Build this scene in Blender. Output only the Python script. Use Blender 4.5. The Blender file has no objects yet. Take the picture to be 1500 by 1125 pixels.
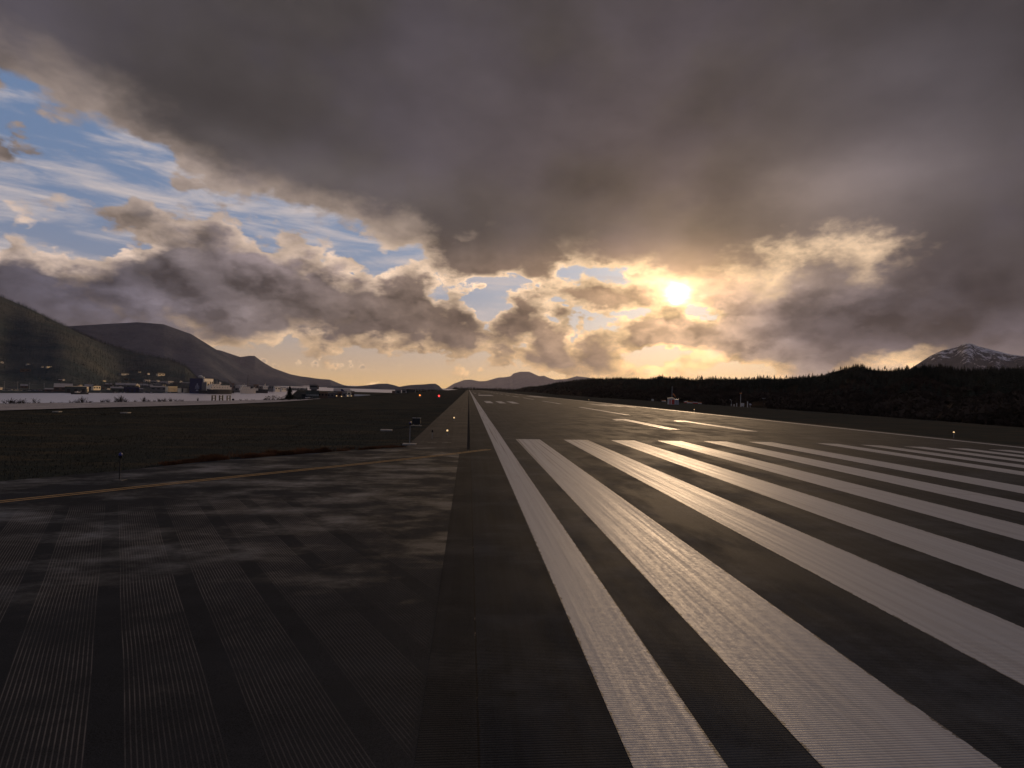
import bpy, bmesh, math, random
import numpy as np
from mathutils import Vector, Matrix, noise as mn
random.seed(7); RNG = np.random.default_rng(7)
R = math.radians
SC = bpy.context.scene
COL = SC.collection

# ------------------------------------------------------------------ camera
F_PX, CAM_H, YAW, PITCH, ROLL = 798.6, 3.55, 0.07919, 0.0112, 0.03058
CAM_X, CROWN_X, CROSS = -1.67, 22.86, 0.01169

def cam_dir(u, w):                       # u right, w down (tangents) -> world direction
    c, s = math.cos(ROLL), math.sin(ROLL)
    a, b = c * u + s * w, -s * u + c * w
    cp, sp = math.cos(PITCH), math.sin(PITCH)
    y, z = cp + b * sp, sp - b * cp
    cy, sy = math.cos(YAW), math.sin(YAW)
    return Vector((a * cy + y * sy, -a * sy + y * cy, z))
def ray(px, py):
    return cam_dir((px - 750) / F_PX, (py - 562.5) / F_PX).normalized()
def azel(px, py):
    d = ray(px, py)
    return math.degrees(math.atan2(d.x, d.y)), math.degrees(math.asin(d.z))

cam_data = bpy.data.cameras.new('camera')
cam = bpy.data.objects.new('camera', cam_data)
COL.objects.link(cam)
fwd = cam_dir(0, 0).normalized()
rgt = (cam_dir(1, 0) - cam_dir(0, 0)).normalized()
upv = (cam_dir(0, -1) - cam_dir(0, 0)).normalized()
Mx = Matrix((rgt, upv, -fwd)).transposed().to_4x4()
Mx.translation = (CAM_X, 0, CAM_H)
cam.matrix_world = Mx
cam_data.sensor_width = 36
cam_data.lens = F_PX / 1500 * 36
cam_data.clip_start = 0.1
cam_data.clip_end = 200000
SC.camera = cam

SC.view_settings.view_transform = 'Standard'
SC.view_settings.look = 'None'
SC.view_settings.gamma = 1
SC.view_settings.exposure = 0.0
SC.cycles.volume_bounces = 1
SC.cycles.max_bounces = 6

SUN_AZ, SUN_EL = azel(993, 430)
sun_dir = ray(993, 430)
sd = bpy.data.lights.new('sun', 'SUN')
sd.energy = 2.4; sd.angle = R(3); sd.color = (1.0, 0.68, 0.40)
sun = bpy.data.objects.new('sun', sd)
sun.rotation_euler = (-sun_dir).to_track_quat('-Z', 'Y').to_euler()
COL.objects.link(sun)

# ------------------------------------------------------------------ world
class N:
    """a socket with arithmetic: builds shader nodes"""
    nt = None
    def __init__(s, sock): s.s = sock
    @staticmethod
    def math(op, *a, clamp=False):
        n = N.nt.nodes.new('ShaderNodeMath'); n.operation = op; n.use_clamp = clamp
        for i, v in enumerate(a):
            if isinstance(v, N): N.nt.links.new(v.s, n.inputs[i])
            else: n.inputs[i].default_value = v
        return N(n.outputs[0])
    def __add__(a, b): return N.math('ADD', a, b)
    __radd__ = __add__
    def __sub__(a, b): return N.math('SUBTRACT', a, b)
    def __rsub__(a, b): return N.math('SUBTRACT', b, a)
    def __mul__(a, b): return N.math('MULTIPLY', a, b)
    __rmul__ = __mul__
    def __truediv__(a, b): return N.math('DIVIDE', a, b)
    def __pow__(a, b): return N.math('POWER', a, b)
def vmath(op, a, b=None, out=0, scale=None):
    n = N.nt.nodes.new('ShaderNodeVectorMath'); n.operation = op
    for i, v in enumerate((a, b)):
        if v is None: continue
        if isinstance(v, N): N.nt.links.new(v.s, n.inputs[i])
        else: n.inputs[i].default_value = v
    if scale is not None:
        if isinstance(scale, N): N.nt.links.new(scale.s, n.inputs['Scale'])
        else: n.inputs['Scale'].default_value = scale
    return N(n.outputs[out])
def comb(x, y, z):
    n = N.nt.nodes.new('ShaderNodeCombineXYZ')
    for i, v in enumerate((x, y, z)):
        if isinstance(v, N): N.nt.links.new(v.s, n.inputs[i])
        else: n.inputs[i].default_value = v
    return N(n.outputs[0])
def sep(v):
    n = N.nt.nodes.new('ShaderNodeSeparateXYZ'); N.nt.links.new(v.s, n.inputs[0])
    return [N(o) for o in n.outputs]
def noise(vec, scale, detail=4, rough=.5, dist=0, col=False):
    n = N.nt.nodes.new('ShaderNodeTexNoise')
    N.nt.links.new(vec.s, n.inputs['Vector'])
    n.inputs['Scale'].default_value = scale; n.inputs['Detail'].default_value = detail
    n.inputs['Roughness'].default_value = rough; n.inputs['Distortion'].default_value = dist
    return N(n.outputs['Color' if col else 'Fac'])
def voro(vec, scale, detail=0, rough=.5, smooth=1., feature='SMOOTH_F1'):
    n = N.nt.nodes.new('ShaderNodeTexVoronoi'); n.feature = feature
    N.nt.links.new(vec.s, n.inputs['Vector'])
    n.inputs['Scale'].default_value = scale; n.inputs['Detail'].default_value = detail
    n.inputs['Roughness'].default_value = rough
    if feature == 'SMOOTH_F1': n.inputs['Smoothness'].default_value = smooth
    return N(n.outputs['Distance'])
def sm(x, lo, hi, a=0., b=1., smooth=True):
    n = N.nt.nodes.new('ShaderNodeMapRange')
    n.interpolation_type = 'SMOOTHSTEP' if smooth else 'LINEAR'
    for nm, v in (('Value', x), ('From Min', lo), ('From Max', hi), ('To Min', a), ('To Max', b)):
        if isinstance(v, N): N.nt.links.new(v.s, n.inputs[nm])
        else: n.inputs[nm].default_value = v
    return N(n.outputs[0])
def mix(f, a, b):
    n = N.nt.nodes.new('ShaderNodeMix'); n.data_type = 'RGBA'
    for i, v in ((0, f), (6, a), (7, b)):
        if isinstance(v, N): N.nt.links.new(v.s, n.inputs[i])
        elif i == 0: n.inputs[0].default_value = v
        else: n.inputs[i].default_value = (*v, 1)
    return N(n.outputs[2])
def curve(x, pts):
    n = N.nt.nodes.new('ShaderNodeFloatCurve')
    c = n.mapping.curves[0]
    n.mapping.use_clip = False
    while len(c.points) > 2: c.points.remove(c.points[1])
    c.points[0].location = pts[0]; c.points[-1].location = pts[-1]
    for p in pts[1:-1]: c.points.new(*p)
    n.mapping.update()
    N.nt.links.new(x.s, n.inputs['Value'])
    return N(n.outputs[0])

wd = bpy.data.worlds.new('World'); SC.world = wd; wd.use_nodes = True
N.nt = wd.node_tree; N.nt.nodes.clear()
tc = N.nt.nodes.new('ShaderNodeTexCoord')
P = vmath('NORMALIZE', N(tc.outputs['Generated']))
px_, py_, pz_ = sep(P)
az = N.math('ARCTAN2', px_, py_) * 57.29578
el = N.math('ARCSINE', pz_) * 57.29578

# cloud thickness chart: rows = heights over the horizon, columns = bearings (2 = edge of cloud, 9 = thick)
CX = [60 * i for i in range(26)]
ROWS = [
 (-20,[9,9,9,9,9,9,9,9,9,9,9,9,9,9,9,9,9,9,9,9,9,9,9,9,9,9]),
 (50, [4.6,6.5,8.5,9,9,9,9,9,9,9,9,9,9,9,9,9,9,9,9,9,9,9,9,9,9,9]),
 (100,[2.4,3.6,6,8,9,9,9,9,9,9,9,9,9,9,9,9,9,9,9,9,9,9,9,9,9,9]),
 (150,[2.6,1.6,2.6,5.5,7.6,9,9,9,9,9,9,9,9,9,9,9,9,9,9,9,9,9,9,9,9,9]),
 (190,[.5,.5,.5,2,5,7.5,9,9,9,9,9,9,9,9,9,9,9,9,9,9,9,9,9,9,9,9]),
 (225,[3.4,3.2,1.8,.8,2.2,5,7.5,9,9,9,9,9,9,9,9,9,9,9,9,9,9,9,9,9,9,9]),
 (260,[0,.3,.3,1,.8,2.6,4.6,6.5,8,9,9,9,9,9,9,9,9,9,9,9,8,8,8,9,9,9]),
 (290,[1.6,2.3,1.8,1,.6,.6,1.6,3.4,5.8,7,8,9,9,9,9,9,9,9,9,8.5,8,8,8,8,9,9]),
 (315,[1,1.6,3.0,3.6,2.8,1.8,2,2.4,2.8,4,5.5,8,9,9,9,9,9,9,8,7,6.6,6.4,7,8,8,8]),
 (345,[1,.8,.6,3,4.5,4.2,3.2,2.5,2.4,1.6,2.8,6.6,6.2,7.4,6.4,8,9,9,7.4,4.4,3.6,3.2,5,7.5,8,8]),
 (370,[2.6,2.4,1,3,6.5,6.2,5.2,2.2,.8,.8,3.2,8,8.4,8,6.0,6.6,8,9,5.4,2.0,2.6,4.0,5.6,7.5,8,8]),
 (395,[6,6,5.4,5,7,7,7,5.6,2.4,.3,1.6,6.4,7,6,3.2,3.2,5.4,7.0,6.2,5.4,5.8,6,7,8,8,8]),
 (420,[7,7,7,7,7,7,7,7,6,4.2,4.5,1.6,1.2,2.5,5,5.4,2.6,3.4,5.5,6,6,6.5,7.5,8,8,8]),
 (445,[7,7,7,6,6,7,7,7,7,7,7.5,4,.8,3.2,2.2,3,3.6,3.4,6.5,6.5,7,8,8.5,8.5,9,9]),
 (465,[7,7,7,6,5,6,7,7,7,7,7,6.5,3,5,4,1.8,5.0,4.2,7.5,8,8,8.5,9,9,9,9]),
 (485,[7,7,7,7,6,6,6.5,6.5,7,7,6.2,7,6.5,5,4.4,2.4,6.5,7.5,8,8,8,8,9,9,9,9]),
 (500,[7,7,6,5,4,3,3.2,3.4,4,4,4.4,5.8,6.5,4.6,3.6,3.6,5.5,7,8,8,8,8,8,8,9,9]),
 (515,[5,5,5,4,2,.6,1.6,2.2,1,1.8,3,3.6,5.8,6,4,3.4,2.0,2.4,5.6,8,8,7,4.4,6,8,8]),
 (530,[2,2,2,2,.6,.4,.8,1.2,1.2,1,.8,2.4,3.6,5.4,5.5,5.5,2.4,1.4,2.4,3,6,5.5,2.8,4,7,8]),
 (547,[.5,.5,.5,.5,.5,.5,.6,.8,.9,.9,1.1,1.5,2.0,3.2,4.8,5,1.4,.9,1.0,1.6,3,2.4,2,4,6,7]),
 (600,[.5]*9+[.8]*9+[1.5,1.8,2,2,2,4,5,5]),
]
def tbl(px, py):
    px = min(max(px, 0), 1500)
    i = min(int(px // 60), 24); fx = px / 60 - i
    f = lambda r: r[i] * (1 - fx) + r[i + 1] * fx
    if py <= ROWS[0][0]: return f(ROWS[0][1])
    for (y0, r0), (y1, r1) in zip(ROWS, ROWS[1:]):
        if py <= y1:
            t = (py - y0) / (y1 - y0); return f(r0) * (1 - t) + f(r1) * t
    return f(ROWS[-1][1])
def to_px(a, e):                          # bearing/height (degrees) -> chart column/row
    a, e = R(a), R(e)
    d = Vector((math.sin(a) * math.cos(e), math.cos(a) * math.cos(e), math.sin(e)))
    k = max(d.dot(fwd), .05)
    return 750 + F_PX * d.dot(rgt) / k, 562.5 - F_PX * d.dot(upv) / k
def chart(azn, eln, f, lo=-50., hi=60., els=None, npt=44):
    """smooth two-way interpolation of f(bearing, height) from one curve per height"""
    els = els or [-1, .6, 1.8, 3, 4.2, 5.4, 6.8, 8.2, 9.6, 11, 12.6, 14.4, 16.4, 19, 22, 26, 31, 37, 44]
    x = sm(azn, lo, hi, 0, 1, smooth=False)
    total = None
    for k, e in enumerate(els):
        pts = []
        for j in range(npt):
            t = j / (npt - 1)
            pts.append((t, f(lo + (hi - lo) * t, e) / 10))
        c = curve(x, pts)
        w = None
        if k > 0: w = sm(eln, els[k - 1], e, 0, 1, smooth=False)
        if k < len(els) - 1:
            w2 = sm(eln, e, els[k + 1], 1, 0, smooth=False)
            w = w2 if w is None else N.math('MINIMUM', w, w2)
        t = c * w
        total = t if total is None else total + t
    return total * 10

def blob(a0, a1, px, py, rx, ry, rot=0):
    A, E = azel(px, py); A2, _ = azel(px + rx, py); _, E2 = azel(px, py - ry)
    sx, sy = abs(A2 - A), abs(E2 - E)
    x = (a0 - A) ; y = (a1 - E)
    if rot:
        c, s = math.cos(R(rot)), math.sin(R(rot))
        x, y = x * c + y * s, y * c - x * s
    x, y = x * (1 / sx), y * (1 / sy)
    return N.math('EXPONENT', (x * x + y * y) * -1.0)

# domain warp
wv = vmath('MULTIPLY', P, (1, 1, 1.8))
w1 = vmath('SUBTRACT', noise(wv, 9, 4, .6, col=True), (.5, .5, .5))
w2 = vmath('SUBTRACT', noise(wv, 30, 4, .6, col=True), (.5, .5, .5))
wx1, wy1, _ = sep(w1); wx2, wy2, _ = sep(w2)
azw = az + wx1 * 5.5 + wx2 * 1.8
elw = el + wy1 * 3.6 + wy2 * 1.4
T0 = chart(azw, elw, lambda a, e: tbl(*to_px(a, e)))

ang = N.math('ARCCOSINE', N.math('MINIMUM', vmath('DOT_PRODUCT', P, tuple(sun_dir), out=1), 1.0)) * 57.29578

def puffs(vec):
    v = vmath('ADD', vec, vmath('SCALE', w2, scale=.05))
    b = 1 - voro(v, 12, 2, .45, feature='F1')
    return b * .9 + noise(vec, 17, 4, .5) * .8
cv = vmath('MULTIPLY', P, (1, 1, 1.5))
pf = puffs(cv)
sun_off = tuple(x * .018 for x in (sun_dir.x * 1.0, sun_dir.y, sun_dir.z + 1.0))
pf2 = puffs(vmath('ADD', cv, sun_off))
relief = pf - pf2
fine = noise(vmath('MULTIPLY', P, (1, 1, 1.9)), 17, 8, .58)
low = sm(el + N.math('MINIMUM', az, 0.) * .25 + N.math('MAXIMUM', az, 0.) * .08, 9, 17, 1, 0)
T = T0 + (pf - .54) * (low * 3.6 + .9) + (fine - .5) * (low * .9 + 1.5 + sm(az, 10, 25) * 1.2)
for (bx, by, rx, ry, k) in ((870, 430, 75, 17, 2.2), (800, 478, 50, 20, 1.8), (965, 480, 50, 15, 2.2), (850, 520, 95, 17, 1.8), (740, 355, 90, 26, 1.8), (590, 425, 30, 16, 2),
        (905, 463, 55, 12, -2.6), (930, 408, 50, 14, -2.2), (1015, 456, 24, 9, -3.), (700, 442, 34, 20, -3.), (845, 398, 46, 16, -2.6), (690, 342, 26, 9, -2.6), (760, 415, 60, 9, -2.2), (985, 515, 40, 12, -2.5), (780, 510, 40, 8, -2.2)):
    T = T + blob(azw, elw, bx, by, rx, ry) * k
sunreg = blob(az, el, 830, 445, 270, 95)
rr_ = blob(az, el, 1220, 345, 210, 60)
T = T + rr_ * 1.5 + (pf - .54) * rr_ * 4.5 + (fine - .5) * rr_ * 5
T = T - sunreg * .15 + (pf - .54) * sunreg * 4.5 + (fine - .5) * sunreg * 5
T = (T - 2.0) / 5.0

alpha = sm(T, -.16 + low * .13, .3 - low * .12)
thick = sm(T, .04, 1.1 - low * .3)
near = N.math('EXPONENT', ang * (-1 / 7.))
mid = N.math('EXPONENT', ang * (-1 / 20.))

# clear air behind the clouds
sky = N.nt.nodes.new('ShaderNodeTexSky'); sky.sky_type = 'NISHITA'; sky.sun_disc = False
sky.sun_elevation = R(SUN_EL); sky.sun_rotation = R(SUN_AZ); sky.dust_density = 2.0
skyc = vmath('SCALE', N(sky.outputs[0]), scale=.10)
hz = N.math('EXPONENT', N.math('MAXIMUM', el, 0.) * (-1 / 5.0))
air = vmath('ADD', vmath('SCALE', comb(.12, .20, .36), scale=1 - hz), vmath('SCALE', comb(.74, .48, .21), scale=hz))
air = vmath('ADD', air, vmath('SCALE', comb(.34, .14, -.04), scale=mid * hz))
air = vmath('ADD', air, vmath('SCALE', comb(.62, .72, .78), scale=mid * (1 - hz) * .42))
air = mix(.06, air, skyc)
# thin high streaks
st = noise(vmath('MULTIPLY', P, (1.2, 1, 7)), 5, 7, .6, .4)
air = mix(sm(st, .42, .72, 0, .9) * sm(el, 3, 9), air, comb(.60, .52, .50))

bright = vmath('ADD', comb(.56, .435, .37), vmath('SCALE', comb(1.0, .62, .20), scale=mid * .84))
bright = vmath('ADD', bright, vmath('SCALE', comb(1., .56, .15), scale=near * .42))
bright = vmath('MULTIPLY', bright, mix(sm(el, 1.5, 9), comb(1.0, .88, .62), comb(1., 1., 1.)))
bright = mix(sm(el - az * .03, 11.5, 17) * .85, bright, vmath('ADD', comb(.175, .145, .14), vmath('SCALE', comb(.55, .40, .26), scale=mid)))
dark = vmath('ADD', comb(.062, .055, .058), vmath('SCALE', comb(.17, .115, .083), scale=mid * (low * .7 + .3)))
dark = vmath('ADD', dark, vmath('SCALE', comb(.55, .36, .19), scale=near * .7))
wide = N.math('EXPONENT', ang * (-1 / 11.)) * sm(el, 10.5, 17, 1, 0) * sm(az, 23, 33, 1, .12)
dark = vmath('ADD', dark, vmath('SCALE', comb(.46, .24, .085), scale=wide))
lum = .92 + (noise(vmath('MULTIPLY', P, (1, 1, 1.6)), 2.6, 5, .55) - .5) * 1.9 + (fine - .5) * .12
for (bx, by, rx, ry, k) in ((1230, 290, 190, 70, .75), (1180, 405, 110, 26, .45), (520, 270, 150, 38, .6), (330, 215, 130, 35, .35),
                            (1330, 170, 200, 130, .42), (730, 360, 120, 45, .1), (1110, 545, 200, 22, .8), (60, 40, 90, 80, .3),
                            (1100, 130, 160, 130, -.05), (900, 120, 260, 130, -.16), (270, 455, 120, 25, .5), (1230, 350, 100, 16, .4),
                            (1400, 400, 130, 90, -.25), (470, 455, 130, 30, -.05), (820, 260, 230, 60, -.12)):
    lum = lum + blob(az, el, bx, by, rx, ry) * k
for (bx, by, rx, ry, k) in ((1250, 468, 260, 34, -.5), (1130, 422, 120, 26, .9), (1400, 430, 160, 40, -.2), (1270, 260, 150, 45, .5), (1060, 300, 70, 60, -.35), (880, 230, 140, 60, -.2), (300, 455, 160, 14, .4), (420, 425, 180, 20, -.1), (420, 430, 270, 75, .3), (190, 335, 90, 28, 1.0), (350, 368, 90, 26, .95), (480, 400, 90, 20, .7), (600, 430, 40, 18, .3), (330, 440, 160, 30, -.12), (420, 478, 200, 14, -.2), (1130, 300, 60, 40, -.1)):
    lum = lum + blob(azw, elw, bx, by, rx, ry) * k
dark = vmath('SCALE', dark, scale=N.math('MAXIMUM', lum, .4))
pur = blob(azw, elw, 1270, 475, 300, 50) * .9 + blob(az, el, 60, 430, 260, 70) * .9 + blob(az, el, 1420, 440, 260, 120) * .5 + blob(az, el, 1350, 120, 420, 220) * .5
dark = mix(N.math('MINIMUM', pur, 1.), dark, vmath('MULTIPLY', dark, (.94, 1.03, 1.38)))
pn = noise(vmath('MULTIPLY', P, (1, 1, 1.5)), 2.6, 4, .55)
dark = mix(sm(pn, .42, .62) * sm(el, 6, 16) * .75, dark, vmath('MULTIPLY', dark, (1.02, 1.02, 1.24)))
cl = mix(thick, bright, dark)
cl = vmath('SCALE', cl, scale=N.math('MAXIMUM', 1 + relief * (low * 1.35 + .05), .5))
# small far cumulus standing on the horizon
pk = voro(vmath('MULTIPLY', P, (1, 1, 1.4)), 38, 2, .5, feature='F1')
top_ = 2.2 + (.62 - pk) * 3.2 + (noise(P, 90, 3, .6) - .5) * .8
dpt = top_ - el
far_a = sm(dpt, 0, .25) * sm(az, -23, -19) * sm(az, -6, -9) * sm(el, 1.2, 2.2) 
air = mix(far_a * .75, air, mix(sm(dpt, .1, 1.1), comb(.95, .68, .42), comb(.36, .26, .20)))
res = mix(alpha, air, cl)
# the sun burning through
angn = ang + (fine - .5) * 2.2 + (pf - .54) * .5
g1 = N.math('EXPONENT', angn * angn * (-1 / .75)) * 6.0
g2 = N.math('EXPONENT', ang * (-1 / 3.6)) * .5
gl = vmath('ADD', vmath('SCALE', comb(1, .78, .44), scale=g1), vmath('SCALE', comb(1, .66, .26), scale=g2 * sm(T, 0, 1.1, 1, .25)))
res = vmath('ADD', res, gl)
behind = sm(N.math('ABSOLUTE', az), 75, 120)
res = vmath('ADD', res, vmath('SCALE', comb(.065, .08, .125), scale=behind * sm(el, -2, 10)))  # added blue fill light from the unseen sky behind the camera
res = mix(sm(el, -3, -.5, 1, 0), res, comb(.16, .12, .10))
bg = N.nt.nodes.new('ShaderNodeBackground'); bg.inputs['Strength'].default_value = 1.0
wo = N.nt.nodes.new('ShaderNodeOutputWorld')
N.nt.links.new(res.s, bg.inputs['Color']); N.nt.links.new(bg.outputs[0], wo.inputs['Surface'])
try:
    wd.cycles.sampling_method = 'MANUAL'; wd.cycles.sample_map_resolution = 1024
except Exception: pass

# ------------------------------------------------------------------ helpers
def mat(name, colr, rough=.8, var=.25, scale=1.0, spec=.3, metal=0, bump=0., bscale=None, emit=None, estr=0, detail=4):
    m = bpy.data.materials.new(name); m.use_nodes = True
    N.nt = m.node_tree; b = m.node_tree.nodes['Principled BSDF']
    t = N.nt.nodes.new('ShaderNodeTexCoord'); v = N(t.outputs['Object'])
    n = noise(v, scale, detail, .6)
    c = mix(sm(n, .25, .75), tuple(x * (1 - var) for x in colr), tuple(min(x * (1 + var), 1) for x in colr))
    N.nt.links.new(c.s, b.inputs['Base Color'])
    b.inputs['Roughness'].default_value = rough
    b.inputs['Specular IOR Level'].default_value = spec
    b.inputs['Metallic'].default_value = metal
    if bump:
        bn = N.nt.nodes.new('ShaderNodeBump'); bn.inputs['Strength'].default_value = 1; bn.inputs['Distance'].default_value = bump
        N.nt.links.new(noise(v, bscale or scale * 4, 5, .6).s, bn.inputs['Height'])
        N.nt.links.new(bn.outputs[0], b.inputs['Normal'])
    if emit:
        b.inputs['Emission Color'].default_value = (*emit, 1); b.inputs['Emission Strength'].default_value = estr
    return m

class MB:
    def __init__(s): s.v = []; s.f = []
    def poly(s, pts):
        i = len(s.v); s.v += [tuple(p) for p in pts]; s.f.append(tuple(range(i, i + len(pts)))); return s
    def box(s, x0, x1, y0, y1, z0, z1):
        i = len(s.v)
        s.v += [(x, y, z) for z in (z0, z1) for x, y in ((x0, y0), (x1, y0), (x1, y1), (x0, y1))]
        for f in ((3, 2, 1, 0), (4, 5, 6, 7), (0, 1, 5, 4), (1, 2, 6, 5), (2, 3, 7, 6), (3, 0, 4, 7)): s.f.append(tuple(i + k for k in f))
        return s
    def tube(s, a, b, r0, r1=None, n=8):
        r1 = r0 if r1 is None else r1
        a, b = Vector(a), Vector(b); d = (b - a).normalized()
        u = d.orthogonal().normalized(); w = d.cross(u); i = len(s.v)
        for p, r in ((a, r0), (b, r1)):
            for k in range(n):
                t = 2 * math.pi * k / n; s.v.append(tuple(p + (u * math.cos(t) + w * math.sin(t)) * r))
        for k in range(n): s.f.append((i + k, i + (k + 1) % n, i + n + (k + 1) % n, i + n + k))
        s.f.append(tuple(i + k for k in reversed(range(n)))); s.f.append(tuple(i + n + k for k in range(n)))
        return s
    def ball(s, c, r, n=10, m=6, sz=1.):
        i = len(s.v); c = Vector(c)
        for a in range(m + 1):
            ph = math.pi * a / m
            for k in range(n):
                t = 2 * math.pi * k / n
                s.v.append((c.x + r * math.sin(ph) * math.cos(t), c.y + r * math.sin(ph) * math.sin(t), c.z + r * sz * math.cos(ph)))
        for a in range(m):
            for k in range(n): s.f.append((i + a * n + k, i + (a + 1) * n + k, i + (a + 1) * n + (k + 1) % n, i + a * n + (k + 1) % n))
        return s
    def extrude(s, prof, x0, x1):          # closed profile in (y,z) swept along x
        i = len(s.v); n = len(prof)
        for x in (x0, x1): s.v += [(x, y, z) for y, z in prof]
        for k in range(n): s.f.append((i + k, i + (k + 1) % n, i + n + (k + 1) % n, i + n + k))
        s.f.append(tuple(i + k for k in reversed(range(n)))); s.f.append(tuple(i + n + k for k in range(n)))
        return s
    def build(s, name, m, parent=None, smooth=False):
        me = bpy.data.meshes.new(name); me.from_pydata(s.v, [], s.f); me.update()
        bm = bmesh.new(); bm.from_mesh(me); bmesh.ops.recalc_face_normals(bm, faces=bm.faces); bm.to_mesh(me); bm.free()
        if smooth:
            for p in me.polygons: p.use_smooth = True
        me.materials.append(m)
        o = bpy.data.objects.new(name, me); COL.objects.link(o)
        if parent: o.parent = parent
        return o
def np_mesh(name, V, Fq, m, parent=None, smooth=False):
    """big meshes from numpy arrays; Fq = (n,k) indices"""
    me = bpy.data.meshes.new(name); k = Fq.shape[1]
    me.vertices.add(len(V)); me.vertices.foreach_set('co', np.ascontiguousarray(V, dtype=np.float32).ravel())
    me.loops.add(Fq.size); me.loops.foreach_set('vertex_index', np.ascontiguousarray(Fq, dtype=np.int32).ravel())
    me.polygons.add(len(Fq)); me.polygons.foreach_set('loop_start', np.arange(0, Fq.size, k, dtype=np.int32))
    me.polygons.foreach_set('loop_total', np.full(len(Fq), k, dtype=np.int32))
    if smooth: me.polygons.foreach_set('use_smooth', np.ones(len(Fq), dtype=bool))
    me.update(calc_edges=True)
    me.materials.append(m)
    o = bpy.data.objects.new(name, me); COL.objects.link(o)
    if parent: o.parent = parent
    return o
def tag(o, label=None, cat=None, group=None, kind=None):
    if label: o['label'] = label
    if cat: o['category'] = cat
    if group: o['group'] = group
    if kind: o['kind'] = kind
    return o
def empty(name, loc, rz=0, label=None, cat=None, group=None):
    o = bpy.data.objects.new(name, None); COL.objects.link(o); o.location = loc; o.rotation_euler = (0, 0, rz)
    return tag(o, label, cat, group)
def copy_tree(o, parent=None):
    c = o.copy(); COL.objects.link(c); c.parent = parent
    for ch in list(o.children): copy_tree(ch, c)
    return c
def z0(x): return -CROSS * min(abs(x - CROWN_X), 30 if x > CROWN_X else 47) + CROSS * CROWN_X
def gp(px, py, z=None):
    d = ray(px, py); zz = 0 if z is None else z
    for _ in range(30):
        t = (zz - CAM_H) / d.z; X = CAM_X + d.x * t; Y = d.y * t
        if z is None: zz = z0(X)
    return X, Y
def at(px, py, dist):                    # point seen at (px,py), dist metres away over the ground
    d = ray(px, py); t = dist / math.hypot(d.x, d.y)
    return Vector((CAM_X + d.x * t, d.y * t, CAM_H + d.z * t))
def interp(x, pts):
    if x <= pts[0][0]: return pts[0][1]
    for (a, b), (c, d) in zip(pts, pts[1:]):
        if x <= c: return b + (d - b) * (x - a) / (c - a)
    return pts[-1][1]
D0 = 39.27                               # far end of the threshold stripes

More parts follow.
